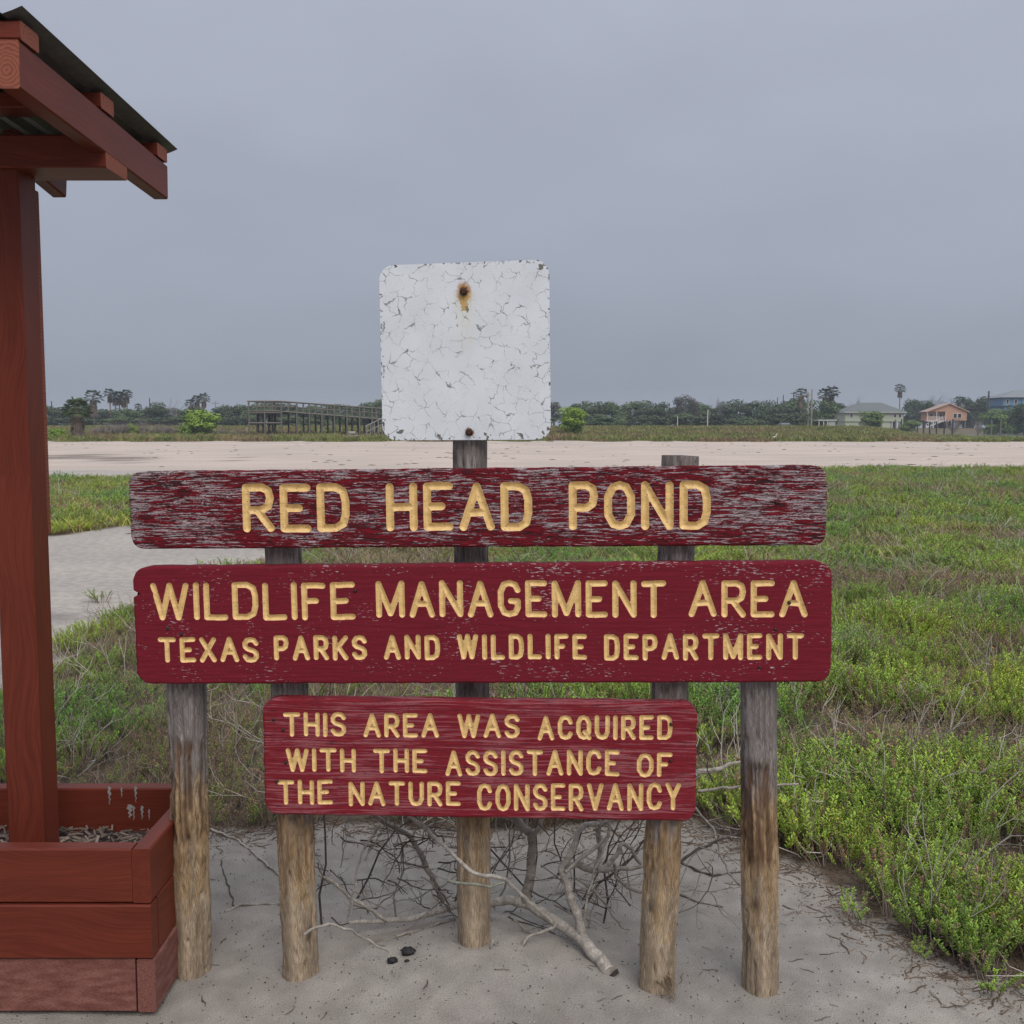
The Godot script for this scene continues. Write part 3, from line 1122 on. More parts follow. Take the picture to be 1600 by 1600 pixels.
func far_setting() -> void:
	# the pond inlet
	var s := Shape.new()
	var w := [at(1500, 679, 150), at(2300, 682, 146), at(2300, 676, 254), at(1488, 676, 254)]
	for k in 4:
		w[k].y = 0.05
	s.quad(w[0], w[1], w[2], w[3], Color(0.25, 0.28, 0.29))
	var wm := plain(Color.WHITE, 0.12)
	var o := part("water", s.put(), wm, self)
	o.set_meta("kind", "structure")
	o.set_meta("label", "strip of pale flat pond water behind the grass")
	# old pier piles in the shallows
	var piles := [[1366, 655, 262], [1372, 657, 262], [1399, 656, 258], [1409, 655, 255], [1416, 657, 252], [1424.5, 655.5, 250], [1434, 658, 246], [1443.5, 657, 243], [1453, 659, 238], [1463.5, 659, 232], [1476, 658, 226], [1489, 655.5, 218], [1529.5, 657, 206], [1549.5, 657, 200], [1564, 653.5, 196]]
	for q in piles:
		var p := at(q[0], q[1], q[2])
		var g := gh(p.x, p.z)
		var sh := Shape.new()
		var lean := rng.randf_range(-0.12, 0.12)
		sh.tube([Vector3(lean, -0.4, 0), Vector3(0, (p.y - g) * 0.6, 0), Vector3(0, p.y - g, 0), Vector3(0, p.y - g + 0.05, 0)], [0.18, 0.16, 0.15, 0.07], 8, Color(0.05, 0.045, 0.04) if q[0] < 1520 else Color(0.13, 0.12, 0.105))
		var pl := part("pier_pile", sh.put(), M.tint, self, Vector3(p.x, g, p.z))
		tag(pl, ("dark old pier pile standing before the pale green house" if q[0] < 1415 else ("dark old pier pile between the two stilt houses" if q[0] < 1448 else "dark old pier pile standing before the orange house")) if q[0] < 1520 else "grey leaning pier pile standing at the edge of the pond water", "pile", "row of old pier piles")

func wall_box(called: String, parent: Node3D, lo: Vector3, hi: Vector3, col: Color) -> MeshInstance3D:
	var s := Shape.new()
	s.box(lo, hi, col)
	return part(called, s.put(), M.tint, parent)

func house_window(parent: Node3D, x: float, y: float, w: float, h: float, z: float, frame: Color) -> void:
	var f := wall_box("window", parent, Vector3(x - w / 2, y - h / 2, z), Vector3(x + w / 2, y + h / 2, z + 0.08), frame)
	var s := Shape.new()
	s.box(Vector3(x - w / 2 + 0.12, y - h / 2 + 0.12, z + 0.06), Vector3(x + w / 2 - 0.12, y + h / 2 - 0.12, z + 0.1), Color(0.03, 0.035, 0.04))
	part("pane", s.put(), M.pane, f)

func houses() -> void:
	M.pane = plain(Color.WHITE, 0.1)
	var px := 270.0 / FOCAL       # metres in a photo pixel at the houses
	# --- orange house on stilts
	var foot := at(1481, 664, 270)
	foot.y = gh(foot.x, foot.z)
	var o := thing("stilt_house", "orange stilt house with white porch stairs and a low gable roof", "house", foot)
	o.rotation.y = -0.1
	var orange := Color(0.52, 0.29, 0.195)
	var white := Color(0.66, 0.63, 0.6)
	var y0 := 2.0
	var y1 := y0 + 14.0 * px
	wall_box("wall", o, Vector3(-0.6, y0, -6), Vector3(4.7, y1, 0.0), orange)
	wall_box("wall", o, Vector3(-5.2, y0, -6), Vector3(-0.602, y1, -1.6), orange)
	var g := Shape.new()
	var xl := -5.6
	var xr := 5.1
	var pk := Vector3((xl + xr) / 2 + 0.5, y1 + 13.0 * px, 0.5)
	g.tri(Vector3(xl, y1, 0.0), Vector3(xr, y1, 0.0), Vector3(pk.x, pk.y - 0.15, 0.0), orange)
	g.tri(Vector3(xr, y1, -6.0), Vector3(xl, y1, -6.0), Vector3(pk.x, pk.y - 0.15, -6.0), orange)
	part("gable", g.put(), M.tint, o)
	var r := Shape.new()
	for sd in [[xl - 0.2, -1.0], [xr + 0.2, 1.0]]:
		var ex: float = sd[0]
		var pa := Vector3(ex, y1 - 0.05, 0.5)
		var pb := pk
		var pc := Vector3(pk.x, pk.y, -6.4)
		var pd := Vector3(ex, y1 - 0.05, -6.4)
		var dn := Vector3(0, -0.2, 0)
		var roofc := Color(0.36, 0.27, 0.23)
		if sd[1] < 0:
			r.quad(pa, pb, pc, pd, roofc)
			r.quad(pa + dn, pd + dn, pc + dn, pb + dn, roofc)
			r.quad(pa + dn, pb + dn, pb, pa, Color(0.55, 0.36, 0.27))
		else:
			r.quad(pb, pa, pd, pc, roofc)
			r.quad(pb + dn, pc + dn, pd + dn, pa + dn, roofc)
			r.quad(pb + dn, pa + dn, pa, pb, Color(0.55, 0.36, 0.27))
	part("roof", r.put(), M.tint, o)
	house_window(o, 1.75, y0 + 1.25, 1.0, 1.3, 0.0, white)
	house_window(o, 2.85, y0 + 1.25, 1.0, 1.3, 0.0, white)
	house_window(o, -3.8, y0 + 1.4, 0.9, 0.9, -1.6, white)
	house_window(o, -2.5, y0 + 1.4, 0.9, 0.9, -1.6, white)
	house_window(o, -1.4, y0 + 1.2, 0.7, 1.5, -1.6, white)
	wall_box("porch_floor", o, Vector3(-5.4, y0 - 0.25, -1.59), Vector3(-0.61, y0 - 0.003, 0.3), white)
	for k in 3:
		wall_box("porch_post", o, Vector3(-5.35 + k * 2.3, y0, 0.1), Vector3(-5.2 + k * 2.3, y1 - 0.06, 0.25), white)
	wall_box("porch_rail", o, Vector3(-5.35, y0 + 0.9, 0.12), Vector3(-0.62, y0 + 1.0, 0.22), white)
	for k in 14:
		wall_box("baluster", o, Vector3(-5.1 + k * 0.33, y0 + 0.003, 0.14), Vector3(-5.03 + k * 0.33, y0 + 0.9, 0.2), white)
	var stt := Shape.new()
	stt.quad(Vector3(-1.4, y0 - 0.3, 0.4), Vector3(-1.4, y0, 0.4), Vector3(-5.6, 0.3, 0.4), Vector3(-5.6, 0.0, 0.4), white)
	stt.quad(Vector3(-1.4, y0 + 0.75, 0.42), Vector3(-1.4, y0 + 0.9, 0.42), Vector3(-5.6, 1.2, 0.42), Vector3(-5.6, 1.05, 0.42), white)
	for k in 10:
		var t := k / 9.0
		stt.box(Vector3(-1.45 - 4.1 * t, lerpf(y0 - 0.1, 0.2, t), 0.35), Vector3(-1.37 - 4.1 * t, lerpf(y0 + 0.8, 1.1, t), 0.41), white)
		stt.box(Vector3(-1.6 - 4.1 * t, lerpf(y0 - 0.2, 0.05, t), 0.4), Vector3(-1.2 - 4.1 * t, lerpf(y0 - 0.14, 0.11, t), 1.4), white)
	part("stairs", stt.put(), M.tint, o)
	for k in 5:
		for j in 2:
			wall_box("stilt", o, Vector3(-4.9 + k * 2.3, -0.3, -0.5 - j * 5), Vector3(-4.6 + k * 2.3, y0 - 0.26 if k < 2 and j == 0 else y0 - 0.003, -0.2 - j * 5), Color(0.2, 0.16, 0.13))
	wall_box("storage_wall", o, Vector3(-2.0, -0.3, -5.0), Vector3(2.2, y0 - 0.3, -4.0), Color(0.13, 0.11, 0.1))
	# --- pale green house with hip roof
	foot = at(1366, 664, 268)
	foot.y = gh(foot.x, foot.z)
	o = thing("stilt_house", "pale green raised house under a wide dark grey hip roof", "house", foot)
	var green := Color(0.42, 0.47, 0.36)
	y0 = 1.75
	y1 = y0 + 15.0 * px
	wall_box("wall", o, Vector3(-7.6, y0, -8), Vector3(7.5, y1, 0), green)
	var h := Shape.new()
	var e := 8.2
	var ey := y1 - 0.05
	var ry := y1 + 14.5 * px
	var roof := Color(0.135, 0.15, 0.15)
	h.quad(Vector3(-e, ey, 0.8), Vector3(e, ey, 0.8), Vector3(3.0, ry, -4), Vector3(-2.6, ry, -4), roof)
	h.quad(Vector3(e, ey, -8.8), Vector3(-e, ey, -8.8), Vector3(-2.6, ry, -4), Vector3(3.0, ry, -4), roof)
	h.tri(Vector3(e, ey, 0.8), Vector3(e, ey, -8.8), Vector3(3.0, ry, -4), roof)
	h.tri(Vector3(-e, ey, -8.8), Vector3(-e, ey, 0.8), Vector3(-2.6, ry, -4), roof)
	h.box(Vector3(-e + 0.02, ey - 0.22, -8.78), Vector3(e - 0.02, ey - 0.004, 0.78), Color(0.5, 0.53, 0.5))
	part("roof", h.put(), M.tint, o)
	for q in [-6.0, 5.3, 6.6]:
		house_window(o, q, y0 + 1.5, 0.8, 1.1, 0.0, white)
	wall_box("ground_floor_wall", o, Vector3(-7.4, -0.3, -7.8), Vector3(4.4, y0 - 0.003, -0.3), green)
	for k in 3:
		wall_box("stilt", o, Vector3(4.6 + k * 1.35, -0.3, -0.5), Vector3(4.85 + k * 1.35, y0 - 0.003, -0.2), white)
	wall_box("ground_floor_wall", o, Vector3(4.402, -0.3, -7.8), Vector3(7.4, y0 - 0.003, -5.0), Color(0.12, 0.12, 0.12))
	# --- blue house far right
	foot = at(1612, 664, 262)
	foot.y = gh(foot.x, foot.z)
	o = thing("stilt_house", "blue two storey house with grey roof above the shrubs", "house", foot)
	var blue := Color(0.13, 0.25, 0.38)
	var by := at(1612, 634, 262).y - foot.y
	var ty := at(1612, 621, 262).y - foot.y
	var py := at(1612, 608, 262).y - foot.y
	wall_box("wall", o, Vector3(-7.5, by, -9), Vector3(7.5, ty, 0), blue)
	wall_box("ground_floor_wall", o, Vector3(-6.8, -0.3, -8.5), Vector3(6.8, by - 0.004, -0.4), blue)
	var rf := Shape.new()
	rf.quad(Vector3(-8.4, ty, 0.9), Vector3(8.4, ty, 0.9), Vector3(2.0, py, -4.5), Vector3(-2.0, py, -4.5), Color(0.2, 0.22, 0.235))
	rf.quad(Vector3(8.4, ty, -9.9), Vector3(-8.4, ty, -9.9), Vector3(-2.0, py, -4.5), Vector3(2.0, py, -4.5), Color(0.2, 0.22, 0.235))
	rf.tri(Vector3(8.4, ty, 0.9), Vector3(8.4, ty, -9.9), Vector3(2.0, py, -4.5), Color(0.2, 0.22, 0.235))
	rf.tri(Vector3(-8.4, ty, -9.9), Vector3(-8.4, ty, 0.9), Vector3(-2.0, py, -4.5), Color(0.2, 0.22, 0.235))
	rf.quad(Vector3(-8.4, ty, 0.9), Vector3(-8.4, ty, -9.9), Vector3(8.4, ty, -9.9), Vector3(8.4, ty, 0.9), Color(0.2, 0.22, 0.235))
	part("roof", rf.put(), M.tint, o)
	for q in [-6.4, -4.3, -2.0, 0.8, 3.4, 5.8]:
		house_window(o, q, (by + ty) / 2, 0.8, 1.3, 0.0, white)
	# --- low shed with pale roof
	foot = at(1293, 665, 192)
	foot.y = gh(foot.x, foot.z)
	o = thing("shed", "low open shed with pale flat roof among the trees", "shed", foot)
	wall_box("roof", o, Vector3(-2.3, 1.9, -3), Vector3(2.2, 2.15, 0.2), Color(0.5, 0.55, 0.53))
	wall_box("wall", o, Vector3(0.2, -0.2, -2.8), Vector3(1.9, 1.897, -0.1), Color(0.38, 0.42, 0.38))
	for q in [-2.1, -1.0, -0.1]:
		wall_box("post", o, Vector3(q, -0.2, -0.2), Vector3(q + 0.15, 1.897, 0.0), white)
	o.scale = Vector3.ONE * 0.78
	# --- parked car by the trees
	foot = at(1227, 664, 190)
	foot.y = gh(foot.x, foot.z)
	o = thing("parked_car", "small dark car parked under the trees by the poles", "car", foot)
	var cb := Shape.new()
	var prof := [[-2.1, 0.35], [2.1, 0.35], [2.1, 0.8], [1.3, 0.95], [0.75, 1.4], [-0.9, 1.42], [-1.6, 0.98], [-2.1, 0.9]]
	for k in 8:
		var a: Array = prof[k]
		var b: Array = prof[(k + 1) % 8]
		cb.quad(Vector3(a[0], a[1], 0.8), Vector3(a[0], a[1], -0.8), Vector3(b[0], b[1], -0.8), Vector3(b[0], b[1], 0.8), Color(0.09, 0.1, 0.12))
		if k > 0 and k < 7:
			cb.tri(Vector3(prof[0][0], prof[0][1], 0.8), Vector3(a[0], a[1], 0.8), Vector3(b[0], b[1], 0.8), Color(0.09, 0.1, 0.12))
			cb.tri(Vector3(prof[0][0], prof[0][1], -0.8), Vector3(b[0], b[1], -0.8), Vector3(a[0], a[1], -0.8), Color(0.09, 0.1, 0.12))
	part("body", cb.put(), M.tint, o)
	wall_box("side_window", o, Vector3(-1.1, 0.98, 0.79), Vector3(0.75, 1.3, 0.815), Color(0.3, 0.33, 0.36))
	for q in [-1.3, 1.3]:
		var wl := Shape.new()
		wl.tube([Vector3(q, 0.32, 0.65), Vector3(q, 0.32, 0.85)], [0.33, 0.33], 14, Color(0.03, 0.03, 0.03))
		part("wheel", wl.put(), M.tint, o)
	o.scale = Vector3.ONE * 0.8
	# --- poles
	for q in [[1262, 613, 200, 0.13, "weathered utility pole with crossarm beside the low shed", true], [1267.5, 608, 202, 0.15, "taller pale utility pole next to the crossarm pole", false], [1543, 611, 236, 0.22, "thick black utility pole before the blue house", false], [1058.5, 650, 170, 0.08, "short white pole before the dark oaks", false], [1105.5, 640, 170, 0.09, "slim tall white pole before the dark oaks", false], [1239, 612, 300, 0.16, "distant utility pole rising over the tree line", true], [1223, 617, 300, 0.16, "distant utility pole rising over the tree line", false], [1214, 621, 300, 0.14, "distant utility pole rising over the tree line", false], [1202, 624, 300, 0.14, "distant utility pole rising over the tree line", false], [82, 627, 280, 0.16, "distant utility pole left among the palms and oaks", false], [235, 622, 280, 0.16, "utility pole rising behind the rounded oak by the palms", false], [337.5, 627, 260, 0.14, "pale utility pole beside the three palms", true]]:
		foot = at(q[0], 668, q[2])
		foot.y = gh(foot.x, foot.z)
		var high: float = at(q[0], q[1], q[2]).y - foot.y
		o = thing("utility_pole", q[4], "pole", foot, "distant utility poles" if q[2] == 300 else "")
		var col := Color(0.07, 0.065, 0.06) if q[0] > 1500 or q[2] >= 280 else Color(0.3, 0.29, 0.27)
		if q[2] == 170:
			col = Color(0.6, 0.6, 0.58)
		var sh := Shape.new()
		sh.tube([Vector3(0, -0.4, 0), Vector3(0, high, 0)], [q[3] * 1.1, q[3] * 0.8], 8, col)
		part("shaft", sh.put(), M.tint, o)
		if q[5]:
			wall_box("crossarm", o, Vector3(-1.0, high - 0.6, -0.25), Vector3(0.9, high - 0.42, -0.1), col)

func boardwalk() -> void:
	# observation deck on the left, the ramp running down to the right
	var d := 126.0
	var px := d / FOCAL
	var foot := at(440, 672, d)
	foot.y = gh(foot.x, foot.z)
	var o := thing("boardwalk", "weathered grey timber boardwalk with railed lookout deck on tall posts", "boardwalk", foot)
	var mk := func(x, y): return Vector3((x - 440.0) * px, at(x, y, d).y - foot.y, 0.0)
	var wood := Color(0.17, 0.155, 0.135)
	var dark := Color(0.075, 0.065, 0.058)
	var bar := func(called: String, a: Vector3, b: Vector3, w: float, c: Color):
		var s := Shape.new()
		s.tube([a, b], [w, w], 4, c)
		part(called, s.put(), M.tint, o)
	var depth := 4.0
	for back in 2:
		var z := -depth * back
		var zo := Vector3(0, 0, z)
		var c: Color = wood
		for x in [389.5, 414, 440]:
			bar.call("post", mk.call(x, 676) + zo + Vector3(0, -1, 0), mk.call(x, 627) + zo, 0.11, c)
		bar.call("rail", mk.call(387.5, 627) + zo, mk.call(441, 627) + zo, 0.1, c)
		bar.call("rail", mk.call(390, 635) + zo, mk.call(440, 635) + zo, 0.06, c)
		bar.call("rail", mk.call(390, 642) + zo, mk.call(440, 642) + zo, 0.06, c)
		bar.call("deck_beam", mk.call(389, 645) + zo, mk.call(441, 645) + zo, 0.12, c)
		bar.call("brace_beam", mk.call(389, 661) + zo, mk.call(441, 661) + zo, 0.11, c)
		for k in 9:
			var x := 464.0 + k * 19.5
			var drop := (x - 440.0) / 155.0
			bar.call("post", mk.call(x, 678) + zo + Vector3(0, -1, 0), mk.call(x, 627.5 + drop * 11.0) + zo, 0.11, c)
		for r in [[627.0, 638.5, 0.09], [634.5, 646.0, 0.05], [643.0, 655.0, 0.1]]:
			bar.call("rail" if r[0] < 640 else "deck_beam", mk.call(440, r[0]) + zo, mk.call(622, r[1] + (r[1] - r[0]) * 0.17) + zo, r[2], c)
	for k in 4:
		bar.call("pile", mk.call(396 + k * 9, 690) + Vector3(0, 0, -2.0), mk.call(397 + k * 9, 645) + Vector3(0, 0, -2.2), 0.16, dark)
		bar.call("brace", mk.call(398 + k * 9, 661) + Vector3(0, 0, -0.2), mk.call(404 + k * 9, 674) + Vector3(0, -0.4, -1.2), 0.08, wood)
	for k in 9:
		bar.call("pile", mk.call(458 + k * 19.5, 688) + Vector3(0, 0, -2.0), mk.call(458 + k * 19.5, 646 + k * 1.3) + Vector3(0, 0, -2.0), 0.13, dark)
	# deck planks
	for k in 26:
		var x := 389.5 + k * 2.0
		var a: Vector3 = mk.call(x, 644.2)
		wall_box("plank", o, a + Vector3(0, 0, -depth), a + Vector3(2.0 * px - 0.015, 0.05, 0.1), wood * rng.randf_range(0.85, 1.15))
	for k in 60:
		var x := 441.6 + k * 3.0
		var a: Vector3 = mk.call(x, 643.0 + (x - 440.0) / 155.0 * 12.0)
		wall_box("plank", o, a + Vector3(0, 0, -depth), a + Vector3(3.0 * px - 0.02, 0.05, 0.08), wood * rng.randf_range(0.85, 1.15))
	# rail of the side stair
	bar.call("stair_rail", mk.call(575, 666) + Vector3(0, 0, 2), mk.call(604, 652) + Vector3(0, 0, 2), 0.08, Color(0.3, 0.29, 0.27))
	bar.call("stair_rail", mk.call(576, 675) + Vector3(0, 0, 2), mk.call(604, 661) + Vector3(0, 0, 2), 0.06, Color(0.3, 0.29, 0.27))
	for k in 5:
		bar.call("stair_post", mk.call(576 + k * 6, 682) + Vector3(0, -0.3, 2), mk.call(576 + k * 6, 665.5 - k * 2.9) + Vector3(0, 0, 2), 0.06, Color(0.27, 0.26, 0.24))
	# small bench in the grass
	foot = at(552, 680, 112)
	foot.y = gh(foot.x, foot.z)
	var b := thing("bench", "small grey wooden bench in the grass beside the boardwalk ramp", "bench", foot)
	wall_box("seat", b, Vector3(-0.65, 0.55, -0.2), Vector3(0.65, 0.64, 0.2), Color(0.3, 0.29, 0.27))
	wall_box("backrest", b, Vector3(-0.6, 0.85, -0.3), Vector3(0.2, 1.1, -0.24), Color(0.36, 0.35, 0.33))
	for q in [-0.5, 0.4]:
		wall_box("leg", b, Vector3(q, -0.1, -0.15), Vector3(q + 0.12, 0.547, 0.15), Color(0.1, 0.09, 0.08))
		wall_box("backrest_post", b, Vector3(q - 0.05, 0.3, -0.237), Vector3(q + 0.05, 1.0, -0.203), Color(0.2, 0.19, 0.18))

func near_by(x: float) -> String:
	for q in [[-60, "hidden far behind the kiosk post"], [135, "beside the short shaggy palm"], [215, "below the cluster of slim palms"], [262, "by the round topped oak"], [385, "around the bright green bush and three palms"], [480, "behind the railed lookout deck"], [600, "behind the boardwalk ramp"], [860, "behind the white sign panel"], [960, "beside the bright bush right of the white panel"], [1050, "left of the grey loose trees"], [1130, "around the two white poles"], [1235, "below the distant utility poles"], [1330, "around the pair of broad palms"], [1450, "between the two stilt houses"], [1512, "beside the orange house"], [1570, "behind the thick black pole"]]:
		if x < q[0]:
			return q[1]
	return "before the blue house" if x < 1650 else "beyond the blue house"

func trees() -> void:
	for k in 4:
		crowns.append(crown_mesh(900 + k, 4200, 17, 0.0, 0.03))
	for k in 4:
		crowns.append(crown_mesh(950 + k, 1800, 11, 0.3, 0.028))
	for k in 3:
		trunks.append(trunk_mesh(980 + k, 0.35, 5))
	rng.seed = 777
	var dark_l := "dark green rounded oak "
	var mid_l := "mid green bushy oak "
	for q in [[70, 634, 60, 0], [100, 637, 60, 0], [130, 636, 55, 1], [160, 640, 60, 0], [200, 640, 60, 1], [225, 642, 60, 0], [268, 641, 60, 0], [300, 640, 55, 1], [345, 635, 52, 0], [372, 632, 55, 0], [400, 633, 60, 1], [430, 632, 60, 0], [465, 634, 60, 0], [500, 633, 65, 1], [535, 635, 60, 0], [570, 632, 55, 0], [592, 628, 50, 1], [640, 630, 70, 0], [690, 629, 70, 0], [740, 630, 70, 1], [790, 629, 70, 0], [835, 628, 60, 0], [905, 632, 50, 1], [930, 630, 50, 0], [958, 632, 50, 1], [990, 630, 55, 1], [1015, 631, 50, 0], [1040, 629, 48, 0], [1095, 630, 50, 1], [1130, 628, 55, 0], [1150, 626, 58, 0], [1180, 631, 50, 0], [1205, 629, 50, 0], [1225, 626, 55, 0], [1248, 624, 50, 1], [1285, 625, 50, 1], [1310, 628, 44, 0], [1428, 625, 42, 0], [1445, 628, 36, 0], [1505, 632, 36, 0], [1520, 624, 46, 0], [1543, 621, 48, 0], [1565, 632, 40, 0], [1578, 636, 40, 1], [1600, 633, 46, 0], [1618, 634, 46, 1], [1630, 628, 60, 0], [1670, 630, 60, 1], [1720, 629, 64, 0], [1770, 631, 64, 1], [1825, 630, 64, 0], [1880, 629, 64, 0], [1940, 631, 66, 1], [20, 634, 60, 0], [-30, 636, 70, 1], [-85, 634, 66, 0], [-140, 635, 66, 0], [-200, 633, 70, 1], [-260, 634, 70, 0], [-320, 633, 70, 0], [-385, 635, 74, 1], [-450, 634, 74, 0]]:
		var far := 245.0 if q[0] < 1300 else (312.0 if q[0] < 1570 else 235.0)
		tree("oak_tree", q[0], q[1] - rng.randf_range(1.0, 7.0), q[2] * 1.15, far + rng.randf_range(-22, 16), M.crown_dark if q[3] == 0 else M.crown_mid, (dark_l if q[3] == 0 else mid_l) + near_by(q[0]), "oaks of the tree line")
	for k in 30:                                    # the lower thicket in front of the oaks
		var x := 75.0 + k * 52.0 + rng.randf_range(-12, 12)
		if x > 1290 and x < 1600 or x > 370 and x < 610 and rng.randf() < 0.3:
			continue
		tree("thicket_bush", x, rng.randf_range(643, 652), rng.randf_range(55, 85), rng.randf_range(196, 215), M.crown_mid if rng.randf() < 0.5 else M.crown_dark, "low dark green thicket bush " + near_by(x), "thicket at the foot of the oaks")
	tree("oak_tree", 243, 627, 52, 225, M.crown_dark, "round topped oak standing out right of the palm group", "")
	tree("oak_tree", 1062, 616, 42, 232, M.crown_grey, "grey leafed loose tree taller than the oaks around it", "grey loose trees", false)
	tree("oak_tree", 1083, 620, 30, 236, M.crown_grey, "grey leafed loose tree taller than the oaks around it", "grey loose trees", false)
	tree("oak_tree", 866, 624, 40, 230, M.crown_grey, "grey green tree rising beside the white sign panel", "", false)
	tree("green_bush", 315, 637, 74, 128, M.crown_bright, "bright yellow green bush left of the boardwalk", "")
	tree("green_bush", 892, 634, 62, 132, M.crown_bright, "bright yellow green bush right of the white sign panel", "")
	tree("green_bush", 1360, 641, 56, 226, M.crown_light, "light green bush before the pale green house", "")
	tree("green_bush", 1553, 638, 60, 232, M.crown_light, "light green bush before the blue house", "")
	tree("green_bush", 1420, 655, 40, 222, M.crown_light, "low light green bush between the two stilt houses", "")
	tree("green_bush", 92, 668, 40, 116, M.crown_bright, "low bright green bush near the shaggy short palm", "")
	tree("green_bush", 208, 660, 22, 128, M.crown_bright, "small bright green bush among the grey bare shrubs", "")
	bare_tree("bare_tree", 275, 613, 38, 210, "leafless pale tree left of the three palms", "", 1201, Color(0.25, 0.235, 0.22))
	bare_tree("bare_tree", 1336, 611, 40, 285, "leafless grey tree behind the pale green house", "", 1202, Color(0.2, 0.19, 0.18), 5, 0.024)
	bare_tree("bare_tree", 1462, 608, 44, 300, "leafless grey tree behind the orange house", "two bare trees behind the orange house", 1203, Color(0.17, 0.165, 0.15), 5, 0.026)
	bare_tree("bare_tree", 1484, 611, 36, 300, "leafless grey tree behind the orange house", "two bare trees behind the orange house", 1204, Color(0.17, 0.165, 0.15), 5, 0.026)
	bare_tree("bare_tree", 1119, 618, 34, 240, "leafless greyish tree above the middle of the oaks", "", 1205, Color(0.19, 0.18, 0.175), 5, 0.024)
	var gl := "grey leafless shrub "
	var kx := 0
	for q in [[150, 660, 40], [164, 656, 40], [190, 650, 46], [255, 653, 44], [285, 657, 44], [325, 662, 40], [178, 653, 46], [205, 655, 44], [240, 657, 46], [268, 662, 40], [296, 663, 40], [345, 664, 46], [372, 667, 40], [225, 648, 26], [1120, 662, 40], [1490, 645, 30], [1530, 648, 26]]:
		bare_tree("bare_shrub", q[0], q[1], q[2], 128 if q[0] < 1000 else 230, gl + near_by(q[0]), "grey bare shrubs", 1300 + kx, Color(0.27, 0.23, 0.215), 5, 0.03)
		kx += 1
	rng.seed = 778
	palm_tree(147, 611, 232, "large full palm left of the cluster of slim palms", 3.2, 2.1)
	for q in [[173, 608], [181, 613], [187.5, 612], [194.5, 616], [199.5, 609]]:
		palm_tree(q[0], q[1], 240, "slim tall palm in the cluster over the left oaks", 1.3, 1.45, INF, "cluster of slim palms")
	for q in [[299, 624], [309, 618], [319.5, 615.5]]:
		palm_tree(q[0], q[1], 235, "palm of the trio behind the bright green bush", 1.2, 1.4, INF, "three palms behind the bush")
	palm_tree(217, 631, 280, "tiny distant palm beside the round topped oak", 0.5, 1.1)
	palm_tree(121, 624, 118, "short shaggy palm with a long skirt of dead brown fronds", 2.6, 1.6, INF, "", Color(0.10, 0.145, 0.04), 0.5)
	palm_tree(1250.5, 607, 240, "palm with brown skirt beside the two utility poles", 2.6, 1.7)
	palm_tree(1289, 608, 244, "broad palm of the pair right of the utility poles", 2.4, 1.9, INF, "pair of broad palms")
	palm_tree(1298, 604, 244, "broad palm of the pair right of the utility poles", 2.4, 1.9, INF, "pair of broad palms")
	palm_tree(1404.5, 601, 280, "lone tall palm behind the pale green house", 1.5, 1.6)
	palm_tree(1497, 619, 300, "palm top showing beside the orange house roof", 1.2, 1.6)

